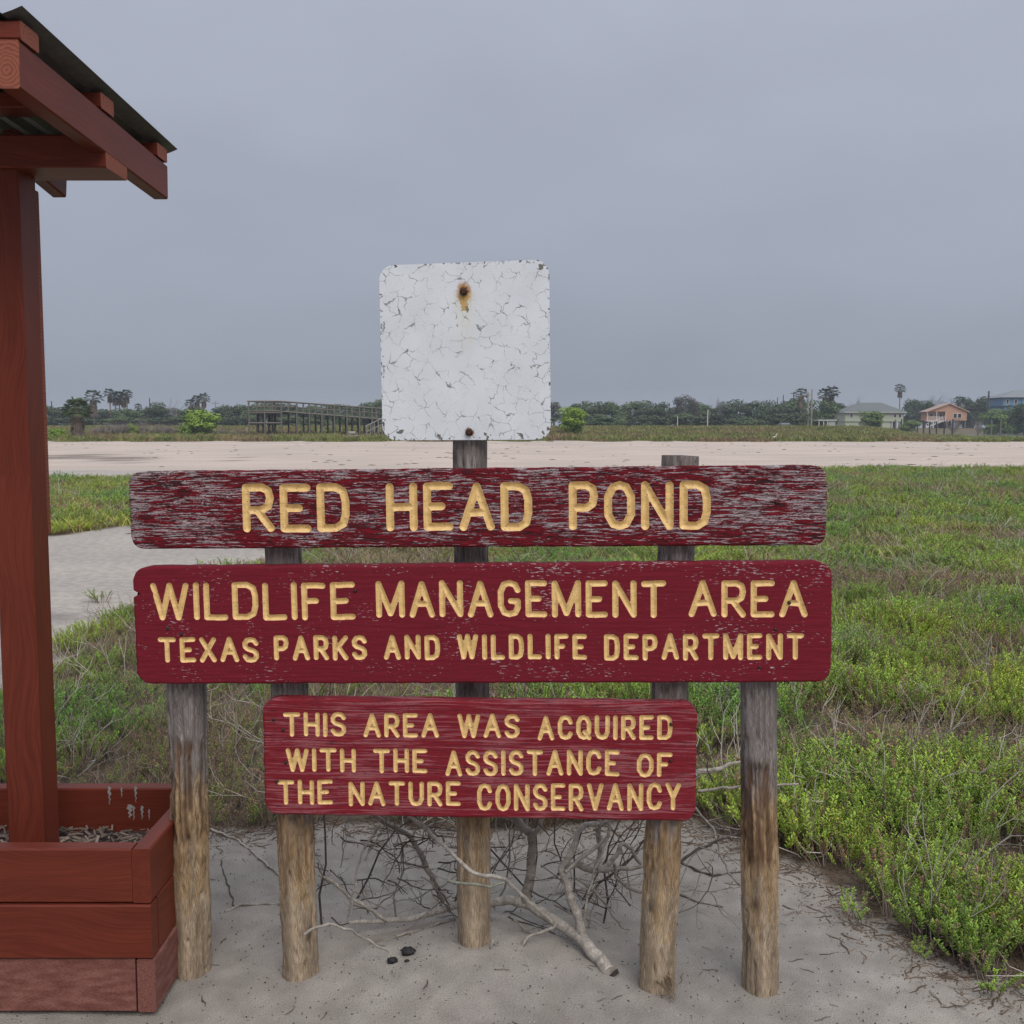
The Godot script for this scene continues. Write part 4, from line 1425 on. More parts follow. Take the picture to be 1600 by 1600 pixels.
func kiosk() -> void:
	# ----- planter round the kiosk post
	var front := 2.60
	var right := at(234, 1325, front).x
	var top := 0.455
	var depth := 0.50
	var th := 0.048
	var course := 0.15
	var z0 := -front
	var z1 := -front - depth
	var lx := right - 1.25
	var o := thing("planter_box", "reddish brown stained timber planter box around the kiosk post", "planter", Vector3.ZERO)
	for k in 3:
		var y := top - course * (k + 0.5)
		var hh := course - 0.004
		var jut := [0.0, 0.006, -0.002][k] as float
		# front, back, right and left boards of this course
		var fx := right - th - 0.001 if k != 1 else right
		part("board", beam(Vector3(lx, y, z0 - th / 2 + jut), Vector3(fx, y, z0 - th / 2 + jut), th, hh, Vector3.UP, 0.004, false, M.worn if k == 2 else M.stain), null, o)
		part("board", beam(Vector3(lx, y, z1 + th / 2), Vector3(right - th - 0.001, y, z1 + th / 2), th, hh, Vector3.UP, 0.004, false, M.worn if k == 2 else M.stain), null, o)
		var sz := z0 + jut if k != 1 else z0 - th - 0.001
		part("board", beam(Vector3(right - th / 2 + (0.004 if k == 2 else 0.0), y, sz), Vector3(right - th / 2 + (0.004 if k == 2 else 0.0), y, z1), th, hh, Vector3.UP, 0.004, false, M.worn if k == 2 else M.stain), null, o)
		part("board", beam(Vector3(lx - th / 2 - 0.001, y, z0), Vector3(lx - th / 2 - 0.001, y, z1), th, hh, Vector3.UP, 0.004, false, M.worn if k == 2 else M.stain), null, o)
	# bird droppings on the inner back board
	for q in [[171, 1243, 0.007, 0.028], [190, 1238, 0.004, 0.016], [212, 1241, 0.006, 0.026], [203, 1268, 0.011, 0.022], [209, 1271, 0.005, 0.022], [222, 1270, 0.006, 0.022], [233, 1273, 0.004, 0.018]]:
		var p := at(q[0], q[1], front + depth - th - 0.002)
		var s := Shape.new()
		var rows := 12
		var wide := []
		for k in rows + 1:
			var t := float(k) / rows
			wide.append(q[2] * (0.95 - 0.75 * t) * rng.randf_range(0.35, 1.0) * (0.5 if k == 0 or k == rows else 1.0))
		for k in rows:
			var ya: float = q[3] * (1.0 - 2.0 * k / rows)
			var yb: float = q[3] * (1.0 - 2.0 * (k + 1) / rows)
			var sh: float = 0.25 * q[2] * sin(k * 1.7)
			s.quad(p + Vector3(sh - wide[k + 1], yb, 0), p + Vector3(sh + wide[k + 1], yb, 0), p + Vector3(sh + wide[k], ya, 0), p + Vector3(sh - wide[k], ya, 0), Color(0.30, 0.29, 0.28))
		part("dropping_stain", s.put(), M.tint, o)
	# soil and bark mulch inside
	var soil := Shape.new()
	for gx in 24:
		for gz in 12:
			var qx := func(i): return lerpf(lx + 0.005, right - th - 0.003, i / 24.0)
			var qz := func(j): return lerpf(z0 - th - 0.003, z1 + th + 0.003, j / 12.0)
			var yy := func(i, j): return top - 0.135 + 0.02 * n_fine.get_noise_2d(i * 0.4, j * 0.4)
			soil.quad(Vector3(qx.call(gx), yy.call(gx, gz), qz.call(gz)), Vector3(qx.call(gx + 1), yy.call(gx + 1, gz), qz.call(gz)), Vector3(qx.call(gx + 1), yy.call(gx + 1, gz + 1), qz.call(gz + 1)), Vector3(qx.call(gx), yy.call(gx, gz + 1), qz.call(gz + 1)), Color(0.06, 0.047, 0.04))
	part("soil", soil.put(), M.tint, o)
	var chip := Shape.new()
	chip.box(Vector3(-0.016, -0.002, -0.003), Vector3(0.016, 0.002, 0.003))
	var pl := []
	var tc := []
	for k in 1500:
		var x := rng.randf_range(lx + 0.02, right - th - 0.03)
		var z := rng.randf_range(z1 + th + 0.02, z0 - th - 0.02)
		var bas := Basis.from_euler(Vector3(rng.randf_range(-0.5, 0.5), rng.randf() * TAU, rng.randf_range(-0.4, 0.4))).scaled(Vector3.ONE * rng.randf_range(0.5, 1.3))
		pl.append(Transform3D(bas, Vector3(x, top - 0.128 + 0.02 * n_fine.get_noise_2d(x * 8.0, z * 8.0) + rng.randf() * 0.015, z)))
		tc.append(Color(0.17, 0.13, 0.11) * rng.randf_range(0.3, 1.4))
	copies("bark_mulch", chip.put(), M.tint, pl, tc, "grey brown bark mulch filling the planter box", "mulch")

	# ----- the kiosk itself
	var ko := thing("notice_kiosk", "red brown timber notice kiosk with corrugated metal roof", "kiosk", Vector3.ZERO)
	var pd := 2.79
	var pw := 0.10
	var pr := at(61, 1150, pd).x
	var beam_lo := at(100, 257, pd - 0.05).y
	var px := pr - pw / 2
	var pz := -pd - 0.055
	for x in [px, px - 1.9]:
		part("post", beam(Vector3(x, 0.22 if x == px else -0.2, pz), Vector3(x, beam_lo, pz), pw, 0.105, Vector3.BACK, 0.006), null, ko)
	var xr := at(163, 250, pd - 0.03).x
	var bh := 0.085
	part("crossbeam", beam(Vector3(px - 2.5, beam_lo + bh / 2, pz), Vector3(xr, beam_lo + bh / 2, pz), 0.15, bh), null, ko)
	# rafters run back over the crossbeam, falling slightly
	var zn := -2.30
	var zf := -3.26
	var yn := at(46, 100, 2.30).y
	var yf := at(262, 285, 3.26).y
	var rx := at(262, 285, 3.26).x - 0.023
	for x in [rx, rx - 0.78, rx - 1.56, rx - 2.34]:
		part("rafter", beam(Vector3(x, yn, zn), Vector3(x, yf, zf), 0.046, 0.104), null, ko)
	# purlins lie across the rafters
	var slope := (yf - yn) / (zf - zn)
	for q in [-2.345, -2.78, -3.205]:
		var y: float = yn + slope * (q - zn) + 0.052 + 0.022
		part("purlin", beam(Vector3(rx - 2.5, y, q), Vector3(rx + 0.027, y, q), 0.088, 0.04), null, ko)
	# corrugated sheet
	var rs := Shape.new()
	var edge := rx + 0.04
	var waves := 120
	for side in 2:
		for k in waves:
			for j in 2:
				var xa := edge - 2.6 * k / waves
				var xb := edge - 2.6 * (k + 1) / waves
				var f := func(x, z): return Vector3(x, yn + slope * (z - zn) + 0.052 + 0.054 + 0.009 * sin((edge - x) * TAU / 0.068 + 1.2) + (0.0015 if side == 0 else 0.0), z)
				var za := lerpf(-2.285, -3.31, j / 2.0)
				var zb := lerpf(-2.285, -3.31, (j + 1) / 2.0)
				if side == 0:
					rs.quad(f.call(xb, za), f.call(xa, za), f.call(xa, zb), f.call(xb, zb))
				else:
					rs.quad(f.call(xb, zb), f.call(xa, zb), f.call(xa, za), f.call(xb, za))
	part("roof_sheet", rs.put(), M.metal, ko)
	# end of the board frame behind the post, and the brace under the beam
	var nb := at(80, 835, 2.94)
	part("notice_panel", beam(Vector3(nb.x - 1.0, (nb.y + beam_lo) / 2 - 0.01, -2.925), Vector3(nb.x, (nb.y + beam_lo) / 2 - 0.01, -2.925), 0.03, beam_lo - nb.y - 0.03), null, ko)
	var b1 := at(104, 290, 3.24)
	part("brace", beam(Vector3(b1.x - 0.022, b1.y + 0.045, -2.93), Vector3(b1.x - 0.022, b1.y, -3.24), 0.044, 0.075), null, ko)

func sign_boards() -> void:
	var o := thing("park_sign", "three board maroon wooden park sign with routed yellow letters on posts", "sign", Vector3.ZERO)
	var back := func(x, y, r): return at(x, y, face_depth(x, y) + 0.043 + r)
	var base := func(x, y, r, dd):
		var p: Vector3 = at(x, y, dd + r)
		return Vector3(p.x, gh(p.x, p.z), p.z)
	make_post(o, "outer post beside the planter, with a dark rotten hollow", base.call(301, 1530, 0.053, 2.775), back.call(288, 905, 0.053), 0.053, 0.57, 501, 1.0)
	make_post(o, "", base.call(471, 1540, 0.05, 2.745), back.call(439, 770, 0.05), 0.05, 0.46, 502, 0.25)
	make_post(o, "tallest post, carrying the white panel", base.call(741, 1480, 0.047, 2.80), back.call(733, 440, 0.047), 0.047, 0.5, 503, 0.0)
	make_post(o, "leaning post with a sawn top above the upper board", base.call(1025, 1562, 0.049, 2.675), back.call(1063, 712, 0.049), 0.049, 0.47, 504, 0.2)
	make_post(o, "outer post with a split grey top", base.call(1188, 1562, 0.049, 2.675), back.call(1184, 905, 0.049), 0.049, 0.53, 505, 0.95)
	make_board(o, "weathered upper board, paint mostly peeled to grey, reading RED HEAD POND", [[201, 737], [1294, 727], [204, 858], [1290, 852]],
		[["RED", 380, 547, 756, 832], ["HEAD", 604, 832, 754, 830], ["POND", 889, 1110.5, 752, 828]], 12.4, 0, 601)
	make_board(o, "wide maroon middle board reading WILDLIFE MANAGEMENT AREA", [[207, 887], [1300, 876], [213, 1068], [1299, 1067]],
		[["WILDLIFE", 237, 556, 910, 969], ["MANAGEMENT", 588, 1041, 907, 965], ["AREA", 1076, 1262, 906.5, 964.5], ["TEXAS", 248, 405, 995.5, 1035, 7.9], ["PARKS", 428.5, 574, 993, 1032, 7.9], ["AND", 600, 688, 992, 1031, 7.9], ["WILDLIFE", 714.5, 917.5, 990.5, 1030.5, 7.9], ["DEPARTMENT", 944, 1256, 990, 1031.5, 7.9]], 9.5, 1, 602)
	make_board(o, "short streaky red lower board with three lines of text", [[412, 1092], [1088, 1099], [412, 1272], [1088, 1284]],
		[["THIS", 443, 541, 1113, 1151], ["AREA", 568, 686, 1114, 1152], ["WAS", 715, 812, 1115, 1153], ["ACQUIRED", 840, 1050.5, 1117.5, 1156], ["WITH", 447, 556.5, 1169, 1206], ["THE", 583.5, 668, 1169.5, 1207.5], ["ASSISTANCE", 696, 968, 1171.5, 1212], ["OF", 995, 1050.5, 1176, 1214], ["THE", 433.5, 520.5, 1218.5, 1257], ["NATURE", 545, 720, 1220.5, 1259], ["CONSERVANCY", 745.5, 1063.5, 1224, 1267]], 7.1, 2, 603)
	white_panel()

func white_panel() -> void:
	var d := face_depth(735, 600) + 0.04
	var o := thing("blank_sign", "blank white metal sign with cracked paint and rust stain on the post top", "sign", Vector3.ZERO)
	var q := [at(598, 688, d), at(861, 687, d), at(858, 405, d - 0.012), at(592, 415, d - 0.004)]
	var wpx := 1024
	var hpx := 1080
	var im := Image.create(wpx, hpx, false, Image.FORMAT_RGB8)
	var cell := noise(801, 1.0, 1, FastNoiseLite.TYPE_CELLULAR)
	cell.cellular_return_type = FastNoiseLite.RETURN_DISTANCE2_SUB
	cell.cellular_jitter = 1.0
	var cell2 := noise(802, 1.0, 1, FastNoiseLite.TYPE_CELLULAR)
	cell2.cellular_return_type = FastNoiseLite.RETURN_DISTANCE2_SUB
	var warp := noise(803, 1.0, 3)
	var mask := noise(804, 1.0, 3)
	var stain := noise(805, 1.0, 4)
	var hm := Image.create(wpx, hpx, false, Image.FORMAT_L8)
	for y in hpx:
		for x in wpx:
			var u := float(x) / wpx
			var v := float(y) / hpx
			var wu := u * 13.0 + 0.35 * warp.get_noise_2d(u * 9.0, v * 9.0) + 0.05 * warp.get_noise_2d(u * 60.0, v * 60.0)
			var wv := v * 13.0 + 0.35 * warp.get_noise_2d(u * 9.0 + 40.0, v * 9.0) + 0.05 * warp.get_noise_2d(u * 60.0 + 40.0, v * 60.0)
			var c := cell.get_noise_2d(wu, wv) + 1.0
			var keep := mask.get_noise_2d(u * 7.0, v * 7.0) * 1.3 + 0.25 * mask.get_noise_2d(u * 22.0 + 11.0, v * 22.0)
			var t := stain.get_noise_2d(u * 3.0, v * 3.0)
			var col := Color(0.665 + t * 0.05, 0.70 + t * 0.05, 0.745 + t * 0.05)
			var hgt := 0.7
			var thick := 0.052 * clampf(keep + 0.30 + 0.75 * (maxf(absf(u - 0.5), absf(v - 0.48) * 0.8) - 0.25), 0.0, 0.75)
			if c < thick:
				col = col.lerp(Color(0.16, 0.155, 0.15), clampf(1.0 - c / maxf(thick, 0.001) * 0.6, 0.0, 1.0))
				hgt = 0.2
			var fine := cell2.get_noise_2d(u * 60.0 + warp.get_noise_2d(u * 40.0, v * 40.0), v * 60.0) + 1.0
			if fine < 0.06 and mask.get_noise_2d(u * 4.0 + 70.0, v * 4.0) > 0.0:
				col = col.lerp(Color(0.5, 0.51, 0.52), 0.5)
			# flaked edges and corners
			var e := minf(minf(u, 1.0 - u), minf(v, 1.0 - v))
			var corner := Vector2(minf(u, 1.0 - u), minf(v, 1.0 - v)).length()
			var fl := stain.get_noise_2d(u * 30.0 + 20.0, v * 30.0)
			if fl > 0.30 + e * 14.0 - clampf(0.13 - corner, 0.0, 0.13) * 3.4:
				col = Color(0.10, 0.10, 0.095)
				hgt = 0.3
			for sp in [[0.335, 0.975], [0.62, 0.98], [0.82, 0.98], [0.10, 0.95], [0.965, 0.955], [0.955, 0.045]]:
				var dd := Vector2(u - sp[0], v - sp[1]).length()
				if dd < 0.012 + 0.035 * fl:
					col = Color(0.14, 0.135, 0.12)
			# rust that ran from the upper bolt
			var ru := u - 0.497
			var rv := v - 0.165
			var wob := 0.012 * stain.get_noise_2d(u * 40.0, v * 40.0)
			var halo := Vector2(ru, rv * 0.8).length() + wob
			if halo < 0.055:
				col = col.lerp(Color(0.40, 0.17, 0.025), smoothstep(0.055, 0.026, halo) * 0.95)
			if halo < 0.03:
				col = col.lerp(Color(0.10, 0.045, 0.02), smoothstep(0.03, 0.02, halo) * 0.9)
			if rv > 0.02 and rv < 0.105 and absf(ru + wob) < 0.029 * sqrt(maxf(1.0 - rv / 0.108, 0.0)) + 0.004:
				col = col.lerp(Color(0.46, 0.22, 0.02), 0.9)
			if rv > 0.08 and rv < 0.115 and absf(ru - 0.018 + wob) < 0.006:
				col = Color(0.05, 0.03, 0.015)
			if rv > 0.0:
				var run := clampf(1.0 - rv / (0.42 + 0.15 * stain.get_noise_2d(u * 26.0, 4.0)), 0.0, 1.0) * smoothstep(0.085, 0.02, absf(ru) + 0.03 * stain.get_noise_2d(u * 24.0 + 3.0, v * 5.0))
				col = col.lerp(Color(0.60, 0.53, 0.28), run * 0.42 * clampf(0.75 + stain.get_noise_2d(u * 50.0, v * 9.0), 0.0, 1.0))
			var low := Vector2(u - 0.515, v - 0.955).length() + wob
			if low < 0.03:
				col = col.lerp(Color(0.25, 0.13, 0.08), smoothstep(0.03, 0.018, low))
			im.set_pixel(x, y, col.linear_to_srgb())
			hm.set_pixel(x, y, Color(hgt, hgt, hgt))
	var m := StandardMaterial3D.new()
	m.albedo_texture = tex(im)
	m.roughness = 0.5
	m.heightmap_enabled = true
	m.heightmap_texture = tex(hm)
	m.heightmap_scale = 0.05
	var s := Shape.new()
	var rim := []
	var rr := 0.085
	for cn in [[1.0 - rr, rr, -PI / 2], [1.0 - rr, 1.0 - rr, 0.0], [rr, 1.0 - rr, PI / 2], [rr, rr, PI]]:
		for k in 9:
			var an: float = cn[2] + PI / 2 * k / 8.0
			rim.append(Vector2(cn[0] + cos(an) * rr, cn[1] + sin(an) * rr))
	var place := func(p: Vector2) -> Vector3:
		var a: Vector3 = q[0].lerp(q[1], p.x)
		var b: Vector3 = q[3].lerp(q[2], p.x)
		return a.lerp(b, p.y) + Vector3(0, 0, 0.006 * sin(p.x * PI) * sin(p.y * 2.5))
	var nrm: Vector3 = (q[1] - q[0]).cross(q[3] - q[0]).normalized()
	for side in 2:
		var off := Vector3.ZERO if side == 0 else nrm * -0.0025
		var nn := nrm if side == 0 else -nrm
		var mid := s.vert(place.call(Vector2(0.5, 0.5)) + off, nn, Vector2(0.5, 0.5), Color.WHITE)
		for lvl in [0.34, 0.67, 1.0]:
			for p in rim:
				var w: Vector2 = Vector2(0.5, 0.5).lerp(p, lvl)
				s.vert(place.call(w) + off, nn, Vector2(w.x, 1.0 - w.y), Color.WHITE)
		var cnt := rim.size()
		for k in cnt:
			var k2 := (k + 1) % cnt
			var f := [mid, mid + 1 + k2, mid + 1 + k]
			for lv in 2:
				var b0 := mid + 1 + lv * cnt
				var b1 := b0 + cnt
				f.append_array([b0 + k, b0 + k2, b1 + k, b0 + k2, b1 + k2, b1 + k])
			if side == 1:
				f.reverse()
			for w in f:
				s.i.append(w)
	for k in rim.size():
		var a: Vector3 = place.call(rim[k])
		var b: Vector3 = place.call(rim[(k + 1) % rim.size()])
		s.quad(a + nrm * -0.0025, b + nrm * -0.0025, b, a, Color.WHITE, [Vector2(0.01, 0.01), Vector2(0.02, 0.01), Vector2(0.02, 0.02), Vector2(0.01, 0.02)])
	part("panel", s.put(), m, o)
	for bp in [Vector2(0.497, 0.835), Vector2(0.515, 0.045)]:
		var c: Vector3 = place.call(bp)
		var b := Shape.new()
		b.tube([c - nrm * 0.06, c + nrm * 0.002, c + nrm * 0.009, c + nrm * 0.011], [0.009, 0.0105, 0.0100, 0.006], 6, Color(0.055, 0.025, 0.015))
		part("bolt", b.put(), M.tint, o)

func vegetation() -> void:
	var green := []
	for k in 5:
		green.append(clump(2000 + k, 14, 0.86, 17))
	var brown := []
	for k in 3:
		brown.append(clump(2100 + k, 9, 0.12, 7))
	var dry := [dry_stems(2200, 7, 0.2, Color(0.33, 0.285, 0.235)), dry_stems(2201, 8, 0.16, Color(0.21, 0.165, 0.125)), dry_stems(2202, 4, 0.28, Color(0.52, 0.47, 0.41))]
	var sets := {}
	for k in 11:
		sets[k] = [[], []]
	rng.seed = 3003
	var sprig := noise(61, 0.9, 3)
	var tone_n := noise(62, 0.45, 3)
	# near and middle ground: rings of falling density
	for ring in [[2.4, 5.0, 270.0, 1.0], [5.0, 9.0, 230.0, 1.1], [9.0, 16.0, 130.0, 1.35], [16.0, 38.5, 44.0, 1.9]]:
		var near: float = ring[0]
		var far: float = ring[1]
		var half_near := near * 0.8 + 1.2
		var half := far * 0.66 + 1.6
		var count := int((far - near) * half * 2.0 * ring[2])
		for k in count:
			var d := lerpf(near, far, rng.randf())
			var x := rng.randf_range(-half, half)
			var z := -d
			if not in_veg(x + 0.10 * n_edge.get_noise_2d(x, z), z + 0.12 * n_edge.get_noise_2d(x + 50.0, z)):
				continue
			if x > -2.9 and x < -1.05 and d < 3.2:
				continue
			var nv := sprig.get_noise_2d(x, z)
			var tv := tone_n.get_noise_2d(x * (1.0 if d < 9 else 0.5), z * (1.0 if d < 9 else 0.5))
			var left := x < -0.25 - 0.05 * d and d < 9.0
			# bare brown hollows, thinner cover on the left
			if nv < (-0.2 if not left else -0.04) and rng.randf() < (0.86 if d < 9.0 else 0.6):
				var hk := rng.randf()
				if hk < 0.95:
					var hs: float = ring[3] * rng.randf_range(0.6, 1.0)
					sets[9 if hk < 0.16 else 5 + rng.randi() % 3][0].append(Transform3D(Basis(Vector3.UP, rng.randf() * TAU) * Basis.from_scale(Vector3(hs, hs * 0.45, hs)), Vector3(x, gh(x, z), z)))
				continue
			var g := gh(x, z)
			var size: float = ring[3] * rng.randf_range(0.6, 1.1) * (0.7 if left else 1.0) * clampf(0.95 + 0.7 * nv, 0.55, 1.35)
			var r := rng.randf()
			var kind: int
			var dry_share := (0.15 if d < 7.0 else 0.07) if not left else 0.13
			if r < dry_share:
				kind = 8 + rng.randi() % 3
			elif r < dry_share + (0.14 + clampf(-tv, 0.0, 1.0) * 1.7) * (1.7 if left else 1.0):
				kind = 5 + rng.randi() % 3
			else:
				kind = rng.randi() % 5
			if left and kind == 8:
				kind = 9
			if kind >= 8:
				size = ring[3] * rng.randf_range(0.7, 1.2)
			var bas := Basis(Vector3.UP, rng.randf() * TAU) * Basis(Vector3.RIGHT, rng.randf_range(-0.25, 0.25)) * Basis.from_scale(Vector3(size, size * (0.95 if d < 9 else 0.62), size))
			sets[kind][0].append(Transform3D(bas, Vector3(x, g, z)))
	for k in 11:
		for q in sets[k][0].size():
			if sets[k][1].size() <= q:
				var o: Vector3 = sets[k][0][q].origin
				var t := tone_n.get_noise_2d(o.x + 30.0, o.z * 0.7)
				var a := rng.randf_range(0.8, 1.2)
				if k < 5:
					sets[k][1].append(Color(a * (1.0 + 0.6 * t), a * (0.97 + 0.25 * t), a * (1.15 - 0.3 * t)))
				else:
					sets[k][1].append(Color(a, a, a))
		var mesh = green[k] if k < 5 else (brown[k - 5] if k < 8 else dry[k - 8])
		var nm: String = "saltwort_cover" if k < 5 else ("withered_saltwort" if k < 8 else "dry_stems")
		var lb: String = ["low fleshy leafed green saltwort covering the sand behind the sign", "withered brown saltwort between the green cover", "dry grey stems poking out of the green cover"][0 if k < 5 else (1 if k < 8 else 2)]
		copies(nm, mesh, M.leafy if k < 5 else M.grassy, sets[k][0], sets[k][1], lb, "ground cover")
	# rushy tops of the far field
	var rush := tuft(2300, 26, 0.5, 0.014, Color(0.23, 0.21, 0.085), Color(0.29, 0.205, 0.135))
	var lush := tuft(2301, 26, 0.5, 0.016, Color(0.225, 0.26, 0.055), Color(0.30, 0.295, 0.08))
	var lists := [[[], []], [[], []]]
	for k in 16000:
		var d := lerpf(9.0, 38.3, sqrt(rng.randf()))
		var x := rng.randf_range(-1, 1) * (d * 0.66 + 1.5)
		if not in_veg(x, -d):
			continue
		var t := tone_n.get_noise_2d(x * 0.5, -d * 0.5) + 0.5 * n_patch.get_noise_2d(x, d) + (0.5 if x < -0.35 * d else 0.0) - 0.12 - 0.3 * smoothstep(20.0, 36.0, d)
		var which := 1 if t + rng.randf_range(-0.25, 0.25) > -0.02 else 0
		var hgt := rng.randf_range(0.14, 0.26)
		lists[which][0].append(Transform3D(Basis(Vector3.UP, rng.randf() * TAU) * Basis.from_scale(Vector3(0.55, hgt, 0.55)), Vector3(x, gh(x, -d), -d)))
		var a := rng.randf_range(0.75, 1.25)
		lists[which][1].append(Color(a * (1.25 if x < -0.35 * d else 1.0), a * (1.25 if x < -0.35 * d else 1.0), a))
	copies("marsh_grass", rush, M.grassy, lists[0][0], lists[0][1], "olive brown marsh grass over the field beyond the sign", "grass")
	copies("marsh_grass", lush, M.grassy, lists[1][0], lists[1][1], "fresh green marsh grass over the field beyond the sign", "grass")
	# grass beyond the sand flat
	var far_a := tuft(2310, 34, 0.5, 0.03, Color(0.22, 0.21, 0.075), Color(0.29, 0.21, 0.12))
	var far_b := tuft(2311, 34, 0.5, 0.03, Color(0.16, 0.20, 0.05), Color(0.24, 0.245, 0.07))
	var fl := [[[], []], [[], []]]
	for k in 15000:
		var d := lerpf(110.0, 190.0, pow(rng.randf(), 1.6))
		var x := rng.randf_range(-0.62, 0.62) * d
		if d < 112.0 + 5.0 * n_wide.get_noise_2d(x * 3.0, 7.0) + 1.2 * n_patch.get_noise_2d(x, 3.0):
			continue
		if x / d > 0.44 and d > 146.0 + 20.0 * (0.5 - x / d) / 0.06:
			continue
		var t := n_wide.get_noise_2d(x * 1.2 + 80.0, -d * 2.6) + rng.randf_range(-0.12, 0.12) + 0.25 * smoothstep(0.2, 0.4, x / d)
		var which := 1 if t > 0.02 else 0
		var hg := rng.randf_range(0.35, 0.75) * (1.0 if x / d < 0.38 else 0.7)
		fl[which][0].append(Transform3D(Basis(Vector3.UP, rng.randf() * TAU) * Basis.from_scale(Vector3(1.5, hg, 1.5)), Vector3(x, gh(x, -d), -d)))
		var a := rng.randf_range(0.75, 1.2)
		fl[which][1].append(Color(a, a * (1.0 if which else rng.randf_range(0.82, 1.0)), a))
	copies("shore_grass", far_a, M.grassy, fl[0][0], fl[0][1], "brownish grass band on the far side of the sand flat", "grass")
	copies("shore_grass", far_b, M.grassy, fl[1][0], fl[1][1], "green grass band on the far side of the sand flat", "grass")
	# single plants standing out on the sand
	rng.seed = 5151
	for q in [[1548, 1545, 0.8, "small green saltwort sprig alone on the sand by the frame edge"], [1335, 1440, 0.75, "green saltwort sprig creeping from the thicket onto the sand"], [1440, 1500, 0.5, "tiny yellow green sprig on a bare runner over the sand"], [158, 940, 1.2, "small plant alone on the sand track left of the boards"], [468, 876, 1.6, "low tuft on the sand track behind the left post"]]:
		var p := spot(q[0], q[1])
		var o := thing("saltwort_plant", q[3], "plant", Vector3(p.x, gh(p.x, p.y), p.y))
		var m := part("leafy_stems", green[rng.randi() % 5], M.leafy, o)
		m.scale = Vector3(1, 0.55, 1) * q[2]
		m.rotation.y = rng.randf() * TAU
		var st := part("dry_runner", dry[rng.randi() % 2], M.grassy, o)
		st.scale = Vector3(1, 0.35, 1) * q[2]

func limb(o: Node3D, pts: Array, r0: float, r1: float, col: Color, called := "limb") -> void:
	var s := Shape.new()
	# pts: [px, py, depth]; smoothed with a little knobbliness
	var ctrl := []
	for q in pts:
		if q[2] > 0.0:
			ctrl.append(at(q[0], q[1], q[2]))
		else:                                       # lying on the sand
			var f := spot(q[0], q[1])
			ctrl.append(Vector3(f.x, gh(f.x, f.y) + r0 * 0.8, f.y))
	var curve := Curve3D.new()
	for k in ctrl.size():
		var tang: Vector3 = (ctrl[mini(k + 1, ctrl.size() - 1)] - ctrl[maxi(k - 1, 0)]) / 6.0
		curve.add_point(ctrl[k], -tang, tang)
	var long := curve.get_baked_length()
	var n := maxi(int(long / 0.012), 4)
	var p := []
	var r := []
	var c := []
	for k in n + 1:
		var t := float(k) / n
		var q := curve.sample_baked(long * t)
		q += Vector3(n_fine.get_noise_2d(k * 0.06, r0 * 900.0), n_fine.get_noise_2d(k * 0.06, 50.0 + r0 * 900.0), 0) * 0.006
		p.append(q)
		r.append(lerpf(r0, r1, t) * (1.0 + 0.16 * n_fine.get_noise_2d(k * 0.07, pts[0][0])))
		var tn := 1.0 + 0.5 * n_fine.get_noise_2d(k * 0.3, 20.0 + pts[0][1])
		c.append(Color(col.r * tn, col.g * tn, col.b * tn))
	s.tube(p, r, 9 if r0 > 0.007 else 5, c)
	part(called, s.put(), M.bleached, o)

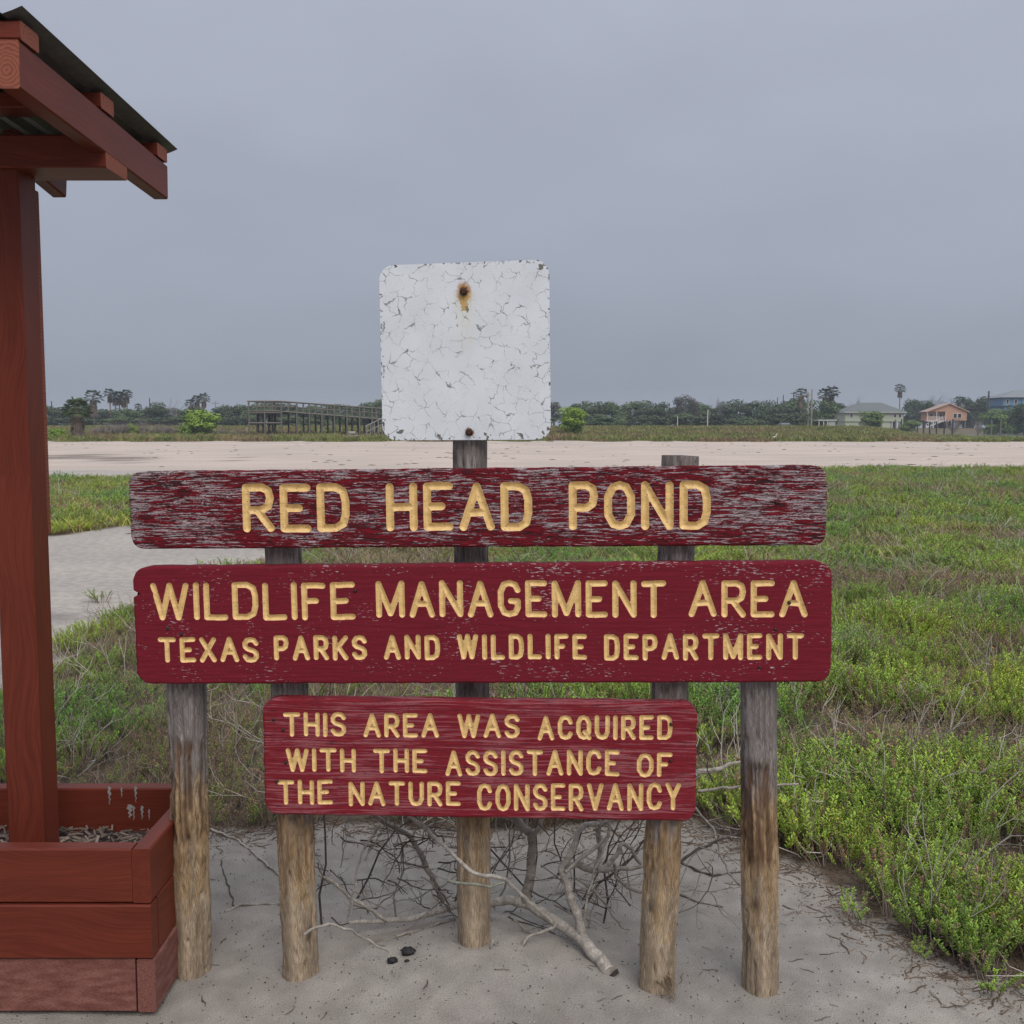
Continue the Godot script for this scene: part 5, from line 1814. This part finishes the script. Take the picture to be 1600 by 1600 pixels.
func dead_shrub() -> void:
	rng.seed = 6161
	var foot := at(955, 1520, 2.76)
	var o := thing("dead_branch", "bleached grey dead branch lying under and behind the sign boards", "branch", Vector3.ZERO)
	var pale := Color(0.52, 0.48, 0.43)
	var grey := Color(0.38, 0.34, 0.30)
	var dark := Color(0.11, 0.09, 0.078)
	# the thick limb, sawn end on the sand
	limb(o, [[954, 1521, 2.755], [935, 1498, 2.80], [905, 1464, 2.86], [870, 1441, 2.92], [835, 1418, 2.97], [800, 1405, 3.0], [765, 1411, 3.02], [720, 1414, 3.02], [690, 1422, 3.01], [640, 1436, 3.0], [590, 1440, 2.98], [545, 1441, 2.97]], 0.0205, 0.005, pale)
	limb(o, [[914, 1470, 2.85], [898, 1420, 2.88], [886, 1380, 2.89], [877, 1352, 2.90], [890, 1338, 2.9], [899, 1320, 2.92], [901, 1302, 2.93], [914, 1288, 2.95], [940, 1288, 2.97], [957, 1280, 2.98]], 0.0145, 0.006, pale)
	limb(o, [[822, 1412, 2.98], [825, 1385, 2.99], [830, 1350, 3.0], [832, 1318, 3.01], [826, 1298, 3.01], [806, 1282, 3.02], [795, 1262, 3.02]], 0.0155, 0.011, grey)
	limb(o, [[832, 1303, 3.01], [845, 1290, 3.0], [847, 1268, 3.0]], 0.0075, 0.006, pale)
	limb(o, [[880, 1355, 2.9], [905, 1350, 2.93], [925, 1362, 2.96], [945, 1355, 3.0], [965, 1335, 3.04], [970, 1318, 3.06], [985, 1325, 3.08], [1002, 1350, 3.1]], 0.011, 0.005, grey)
	limb(o, [[935, 1360, 2.96], [960, 1358, 3.02], [985, 1358, 3.06], [1010, 1352, 3.08], [1050, 1340, 3.1]], 0.009, 0.004, grey)
	limb(o, [[885, 1362, 2.88], [905, 1342, 2.9], [930, 1325, 2.92], [950, 1308, 2.94], [953, 1280, 2.95]], 0.006, 0.005, pale)
	limb(o, [[934, 1355, 2.97], [937, 1330, 2.97], [935, 1300, 2.97], [936, 1270, 2.98]], 0.009, 0.007, pale)
	# thin pale rods
	limb(o, [[640, 1272, 2.86], [672, 1300, 2.86], [705, 1332, 2.75], [735, 1362, 2.72], [760, 1368, 2.71], [788, 1372, 2.75], [830, 1412, 2.82], [866, 1444, 2.87]], 0.006, 0.0055, pale)
	limb(o, [[868, 1446, 2.87], [850, 1455, 2.86], [828, 1463, 2.84], [812, 1482, 2.82], [792, 1503, 2.80]], 0.005, 0.0025, pale)
	limb(o, [[826, 1465, 2.84], [808, 1486, 2.83], [785, 1497, 2.82], [755, 1491, 2.80]], 0.006, 0.004, grey)
	limb(o, [[765, 1490, 2.80], [768, 1475, 2.80], [780, 1460, 2.81]], 0.003, 0.002, pale)
	limb(o, [[700, 1376, 2.70], [725, 1380, 2.70], [765, 1384, 2.70], [785, 1380, 2.72]], 0.0045, 0.004, Color(0.3, 0.31, 0.25))
	limb(o, [[578, 1268, 3.0], [610, 1289, 3.0], [640, 1305, 3.02], [660, 1340, 3.02], [675, 1370, 3.02], [692, 1408, 3.01]], 0.007, 0.0095, grey)
	limb(o, [[500, 1365, 2.95], [540, 1395, 2.95], [575, 1418, 2.96], [605, 1438, 2.98]], 0.0055, 0.006, pale)
	limb(o, [[475, 1460, 2.70], [500, 1447, 2.71], [518, 1442, 2.72], [545, 1452, 2.74], [575, 1470, 2.78], [608, 1487, 2.80]], 0.0042, 0.003, pale)
	limb(thing("fallen_stick", "grey stick lying on the sand left of the middle post foot", "stick"), [[580, 1492, 0.0], [605, 1491, 0.0], [635, 1484, 0.0], [675, 1478, 0.0], [712, 1468, 0.0]], 0.0052, 0.004, grey, "stick_wood")
	limb(o, [[592, 1290, 2.98], [565, 1335, 2.96], [557, 1360, 2.95], [552, 1395, 2.94], [548, 1430, 2.94]], 0.004, 0.003, pale)
	limb(o, [[1002, 1395, 3.0], [975, 1385, 3.0], [963, 1372, 2.99], [960, 1350, 2.98]], 0.005, 0.005, grey)
	limb(o, [[900, 1370, 2.9], [930, 1392, 2.92], [950, 1420, 2.9], [968, 1448, 2.9], [985, 1452, 2.9]], 0.004, 0.0025, grey)
	limb(o, [[912, 1438, 2.86], [918, 1400, 2.86], [930, 1360, 2.88], [950, 1310, 2.92]], 0.0035, 0.003, pale)
	limb(thing("fallen_stick", "long pale stick lying on the sand behind the left posts", "stick"), [[330, 1300, 0.0], [372, 1318, 0.0], [405, 1345, 0.0], [440, 1375, 0.0]], 0.005, 0.004, pale, "stick_wood")
	limb(thing("fallen_stick", "short pale stick lying against the left inner post", "stick"), [[352, 1428, 0.0], [375, 1417, 0.0], [420, 1417, 0.0], [445, 1415, 0.0]], 0.004, 0.0035, pale, "stick_wood")
	limb(thing("fallen_stick", "thin dark stick lying on the sand beside the planter", "stick"), [[345, 1350, 0.0], [352, 1375, 0.0], [362, 1400, 0.0], [366, 1420, 0.0]], 0.003, 0.0025, dark, "stick_wood")
	# right of the inner post
	limb(o, [[1090, 1207, 3.3], [1120, 1202, 3.3], [1150, 1192, 3.32], [1165, 1190, 3.32]], 0.009, 0.004, pale)
	limb(o, [[1090, 1236, 3.25], [1125, 1232, 3.25], [1160, 1229, 3.22], [1248, 1225, 3.2]], 0.005, 0.004, pale)
	limb(o, [[1085, 1260, 3.2], [1116, 1297, 3.15], [1125, 1335, 3.1], [1140, 1365, 3.0], [1160, 1385, 2.95]], 0.0045, 0.003, grey)
	limb(o, [[1060, 1348, 3.05], [1085, 1330, 3.08], [1120, 1315, 3.12], [1160, 1298, 3.2]], 0.005, 0.003, dark)
	limb(thing("fallen_stick", "dark stick lying on the sand between the two right posts", "stick"), [[1060, 1345, 0.0], [1090, 1360, 0.0], [1115, 1368, 0.0], [1160, 1358, 0.0]], 0.005, 0.003, dark, "stick_wood")
	limb(thing("fallen_stick", "grey stick lying on the sand beside the leaning post", "stick"), [[1058, 1394, 0.0], [1085, 1407, 0.0], [1110, 1413, 0.0], [1130, 1420, 0.0]], 0.006, 0.003, grey, "stick_wood")
	# tangle of fine twigs, dark and grey
	var tw := Shape.new()
	for k in 100:
		var x := rng.randf_range(495, 1010)
		var y := rng.randf_range(1292, 1440)
		var d := rng.randf_range(2.88, 3.12)
		var p := at(x, y, d)
		var g := gh(p.x, p.z)
		if p.y < g + 0.01:
			p.y = g + 0.012
		var col: Color = dark if rng.randf() < 0.55 else grey
		var dir := Vector3(rng.randf_range(-1, 1), rng.randf_range(-0.4, 0.5), rng.randf_range(-0.5, 0.5)).normalized()
		twig(tw, p, dir, rng.randf_range(0.08, 0.22), rng.randf_range(0.0014, 0.003), 2, col)
	# stems that rise behind the boards
	for k in 15:
		var x := rng.randf_range(470, 1030)
		var p := at(x, 1300, rng.randf_range(3.05, 3.3))
		p.y = gh(p.x, p.z) - 0.01
		var dir := Vector3(rng.randf_range(-0.7, 0.7), 1.0, rng.randf_range(-0.3, 0.05)).normalized()
		twig(tw, p, dir, rng.randf_range(0.5, 0.95), rng.randf_range(0.0028, 0.0045), 2, dark if rng.randf() < 0.6 else grey)
	for k in 16:
		var p := at(rng.randf_range(1075, 1190), rng.randf_range(1180, 1400), rng.randf_range(2.95, 3.25))
		p.y = maxf(p.y, gh(p.x, p.z) + 0.01)
		twig(tw, p, Vector3(rng.randf_range(-1, 1), rng.randf_range(-0.6, 0.4), 0.1).normalized(), rng.randf_range(0.1, 0.22), 0.0022, 2, dark if rng.randf() < 0.5 else grey)
	part("twigs", tw.put(), M.bleached, o)
	var cut := Shape.new()
	cut.tube([foot + Vector3(0.002, -0.001, 0.001), foot + Vector3(0.009, -0.008, 0.006)], [0.0205, 0.017], 12, Color(0.03, 0.022, 0.018))
	part("cut_end", cut.put(), M.tint, o)

func twig(s: Shape, p: Vector3, dir: Vector3, long: float, r: float, level: int, col: Color) -> void:
	var pts := [p]
	var rad := [r]
	var n := 8
	for k in n:
		dir = (dir + Vector3(rng.randf_range(-0.4, 0.4), rng.randf_range(-0.32, 0.32), rng.randf_range(-0.3, 0.3))).normalized()
		p += dir * long / n
		if p.y > 0.3 and p.z > -2.96:              # stays behind the boards
			p.z = -2.96
		var g := gh(p.x, p.z) + r
		if p.y < g:
			p.y = g
		pts.append(p)
		rad.append(r * (1.0 - 0.6 * (k + 1) / n))
	s.tube(pts, rad, 4, col, false)
	if level > 0:
		for k in rng.randi_range(1, 3):
			var b := rng.randi_range(1, n - 1)
			var d2 := (dir + Vector3(rng.randf_range(-1, 1), rng.randf_range(-0.6, 0.8), rng.randf_range(-0.5, 0.5))).normalized()
			twig(s, pts[b], d2, long * rng.randf_range(0.35, 0.6), rad[b] * 0.7, level - 1, col)

func small_things() -> void:
	rng.seed = 8181
	# bits of shell and dark litter on the sand
	var shell := Shape.new()
	shell.tube([Vector3(0, -0.3, 0), Vector3(0, 0.2, 0), Vector3(0.1, 0.5, 0)], [0.9, 0.8, 0.2], 6, Color.WHITE)
	var crumb := Shape.new()
	crumb.tube([Vector3(-0.8, 0, 0), Vector3(0, 0.35, 0.1), Vector3(0.9, 0, -0.1)], [0.25, 0.55, 0.2], 5, Color.WHITE)
	var stick := Shape.new()
	stick.tube([Vector3(-1, 0, 0), Vector3(-0.2, 0.03, 0.12), Vector3(0.4, 0.02, -0.05), Vector3(1, 0, 0.1)], [0.05, 0.06, 0.05, 0.03], 4, Color.WHITE)
	var li := [[[], []], [[], []], [[], []]]
	for k in 15000:
		var d := lerpf(2.2, 9.0, pow(rng.randf(), 2.2))
		var x := rng.randf_range(-0.62, 0.62) * d - 0.1
		if in_veg(x, -d) and d > 3.4:
			continue
		var r := rng.randf()
		var which := 0 if r < 0.25 else (1 if r < 0.92 else 2)
		var size: float = [rng.randf_range(0.0007, 0.0022), rng.randf_range(0.0008, 0.0034), 0.004 + 0.03 * pow(rng.randf(), 2.5)][which]
		var bas := Basis(Vector3.UP, rng.randf() * TAU) * Basis.from_scale(Vector3(size, size * (1.0 if which < 2 else 0.7), size))
		li[which][0].append(Transform3D(bas, Vector3(x, gh(x, -d) + size * (0.2 if which < 2 else 0.02) + 0.0005, -d)))
		var a := rng.randf_range(0.6, 1.3)
		li[which][1].append([Color(0.6, 0.57, 0.52) * a, Color(0.045, 0.036, 0.03) * a, Color(0.085, 0.062, 0.047) * a][which])
	for k in 5200:                                    # litter washed up along the edge of the plants
		var e := rng.randi_range(1, 13)
		var p: Vector2 = veg_area[e].lerp(veg_area[e + 1], rng.randf()) + Vector2(rng.randfn() * 0.10, absf(rng.randfn()) * 0.13 - 0.05)
		var size := rng.randf_range(0.0015, 0.006)
		var st := rng.randf() < 0.35
		var wh := 2 if st else 1
		if st:
			size = rng.randf_range(0.008, 0.04)
		li[wh][0].append(Transform3D(Basis(Vector3.UP, rng.randf() * TAU) * Basis.from_scale(Vector3(size, size * 0.7, size)), Vector3(p.x, gh(p.x, p.y) + 0.001, p.y)))
		li[wh][1].append(Color(0.12, 0.08, 0.055) * rng.randf_range(0.5, 1.6))
	copies("shell_grit", shell.put(), M.tint, li[0][0], li[0][1], "pale shell grit scattered over the sand", "shells")
	copies("dark_litter", crumb.put(), M.tint, li[1][0], li[1][1], "dark crumbs of litter scattered over the sand", "litter")
	copies("twig_litter", stick.put(), M.tint, li[2][0], li[2][1], "small brown twigs strewn over the sand", "litter")
	# wrack on the far sand and the track
	var wr := [[], []]
	for k in 1500:
		var d := lerpf(10.0, 112.0, rng.randf())
		var x := rng.randf_range(-0.6, 0.6) * d
		if in_veg(x, -d):
			continue
		if n_wide.get_noise_2d(x * 1.5, d * 6.0) < 0.2:
			continue
		var size := rng.randf_range(0.03, 0.11)
		wr[0].append(Transform3D(Basis(Vector3.UP, rng.randf_range(-0.4, 0.4)) * Basis.from_scale(Vector3(size * 2.0, size * 0.35, size)), Vector3(x, gh(x, -d) + 0.004, -d)))
		wr[1].append(Color(0.11, 0.085, 0.06) * rng.randf_range(0.6, 1.6))
	copies("dry_wrack", crumb.put(), M.tint, wr[0], wr[1], "brown scraps of dry wrack on the far sand", "wrack")
	# black clods before the middle post
	for q in [[638, 1520, 0.026, "larger heart shaped black clod on the sand before the posts"], [613, 1529, 0.020, "smaller black clod beside the heart shaped one"], [636, 1533, 0.009, "tiny black crumb below the heart shaped clod"]]:
		var p := spot(q[0], q[1])
		var s := Shape.new()
		var sp := SphereMesh.new()
		sp.radial_segments = 20
		sp.rings = 12
		sp.radius = 1.0
		sp.height = 2.0
		var arr := sp.get_mesh_arrays()
		var vs: PackedVector3Array = arr[Mesh.ARRAY_VERTEX]
		for k in vs.size():
			var w := vs[k]
			var t := 1.0 + 0.35 * n_fine.get_noise_3dv(w * 0.5 + Vector3(q[0], 0, 0)) + 0.25 * n_fine.get_noise_3dv(w * 1.6)
			vs[k] = w * t * Vector3(1, 0.6, 0.8) * q[2] * 0.75
		arr[Mesh.ARRAY_VERTEX] = vs
		var am := ArrayMesh.new()
		am.add_surface_from_arrays(Mesh.PRIMITIVE_TRIANGLES, arr)
		var tool := SurfaceTool.new()
		tool.create_from(am, 0)
		tool.generate_normals()
		var o := part("black_clod", tool.commit(), plain(Color(0.012, 0.011, 0.011), 0.7), self, Vector3(p.x, gh(p.x, p.y) + q[2] * 0.3, p.y))
		tag(o, q[3], "clod")
	# torn splinters at the foot of the leaning post
	var sp2 := Shape.new()
	var c := at(1040, 1548, 2.68)
	for k in 9:
		var an := rng.randf_range(-0.3, 1.4)
		var dir := Vector3(sin(an) * 0.8, -0.55, 0.45).normalized()
		var st := Vector3(c.x + rng.randf_range(-0.03, 0.02), 0.05 + rng.randf() * 0.03, c.z + rng.randf_range(-0.02, 0.01))
		var e := st + dir * rng.randf_range(0.04, 0.09)
		e.y = maxf(e.y, gh(e.x, e.z) + 0.003)
		sp2.tube([st, (st + e) / 2 + Vector3(0, 0.006, 0), e], [0.0022, 0.002, 0.0008], 4, Color(0.22, 0.155, 0.095) * rng.randf_range(0.5, 1.2))
	var spl := part("wood_splinters", sp2.put(), M.tint, self)
	tag(spl, "torn tan wood splinters fanned at the foot of the leaning post", "splinters")
	# white wading bird on the far grass edge
	var p := at(1210.5, 688, 112.5)
	p.y = gh(p.x, p.z)
	var b := thing("white_bird", "small white wading bird standing at the edge of the far grass", "bird", p)
	var bs := Shape.new()
	bs.tube([Vector3(-0.3, 0.34, 0), Vector3(-0.15, 0.38, 0), Vector3(0.02, 0.45, 0), Vector3(0.12, 0.52, 0), Vector3(0.13, 0.66, 0), Vector3(0.16, 0.76, 0), Vector3(0.22, 0.78, 0), Vector3(0.34, 0.76, 0)], [0.02, 0.09, 0.12, 0.06, 0.035, 0.035, 0.045, 0.006], 8, Color(0.75, 0.75, 0.73))
	bs.tube([Vector3(-0.02, 0.4, 0.03), Vector3(0.02, 0.2, 0.03), Vector3(-0.01, -0.03, 0.03)], [0.015, 0.012, 0.012], 4, Color(0.05, 0.05, 0.05))
	bs.tube([Vector3(0.0, 0.4, -0.03), Vector3(0.05, 0.2, -0.03), Vector3(0.02, -0.03, -0.03)], [0.015, 0.012, 0.012], 4, Color(0.05, 0.05, 0.05))
	part("body", bs.put(), M.tint, b)
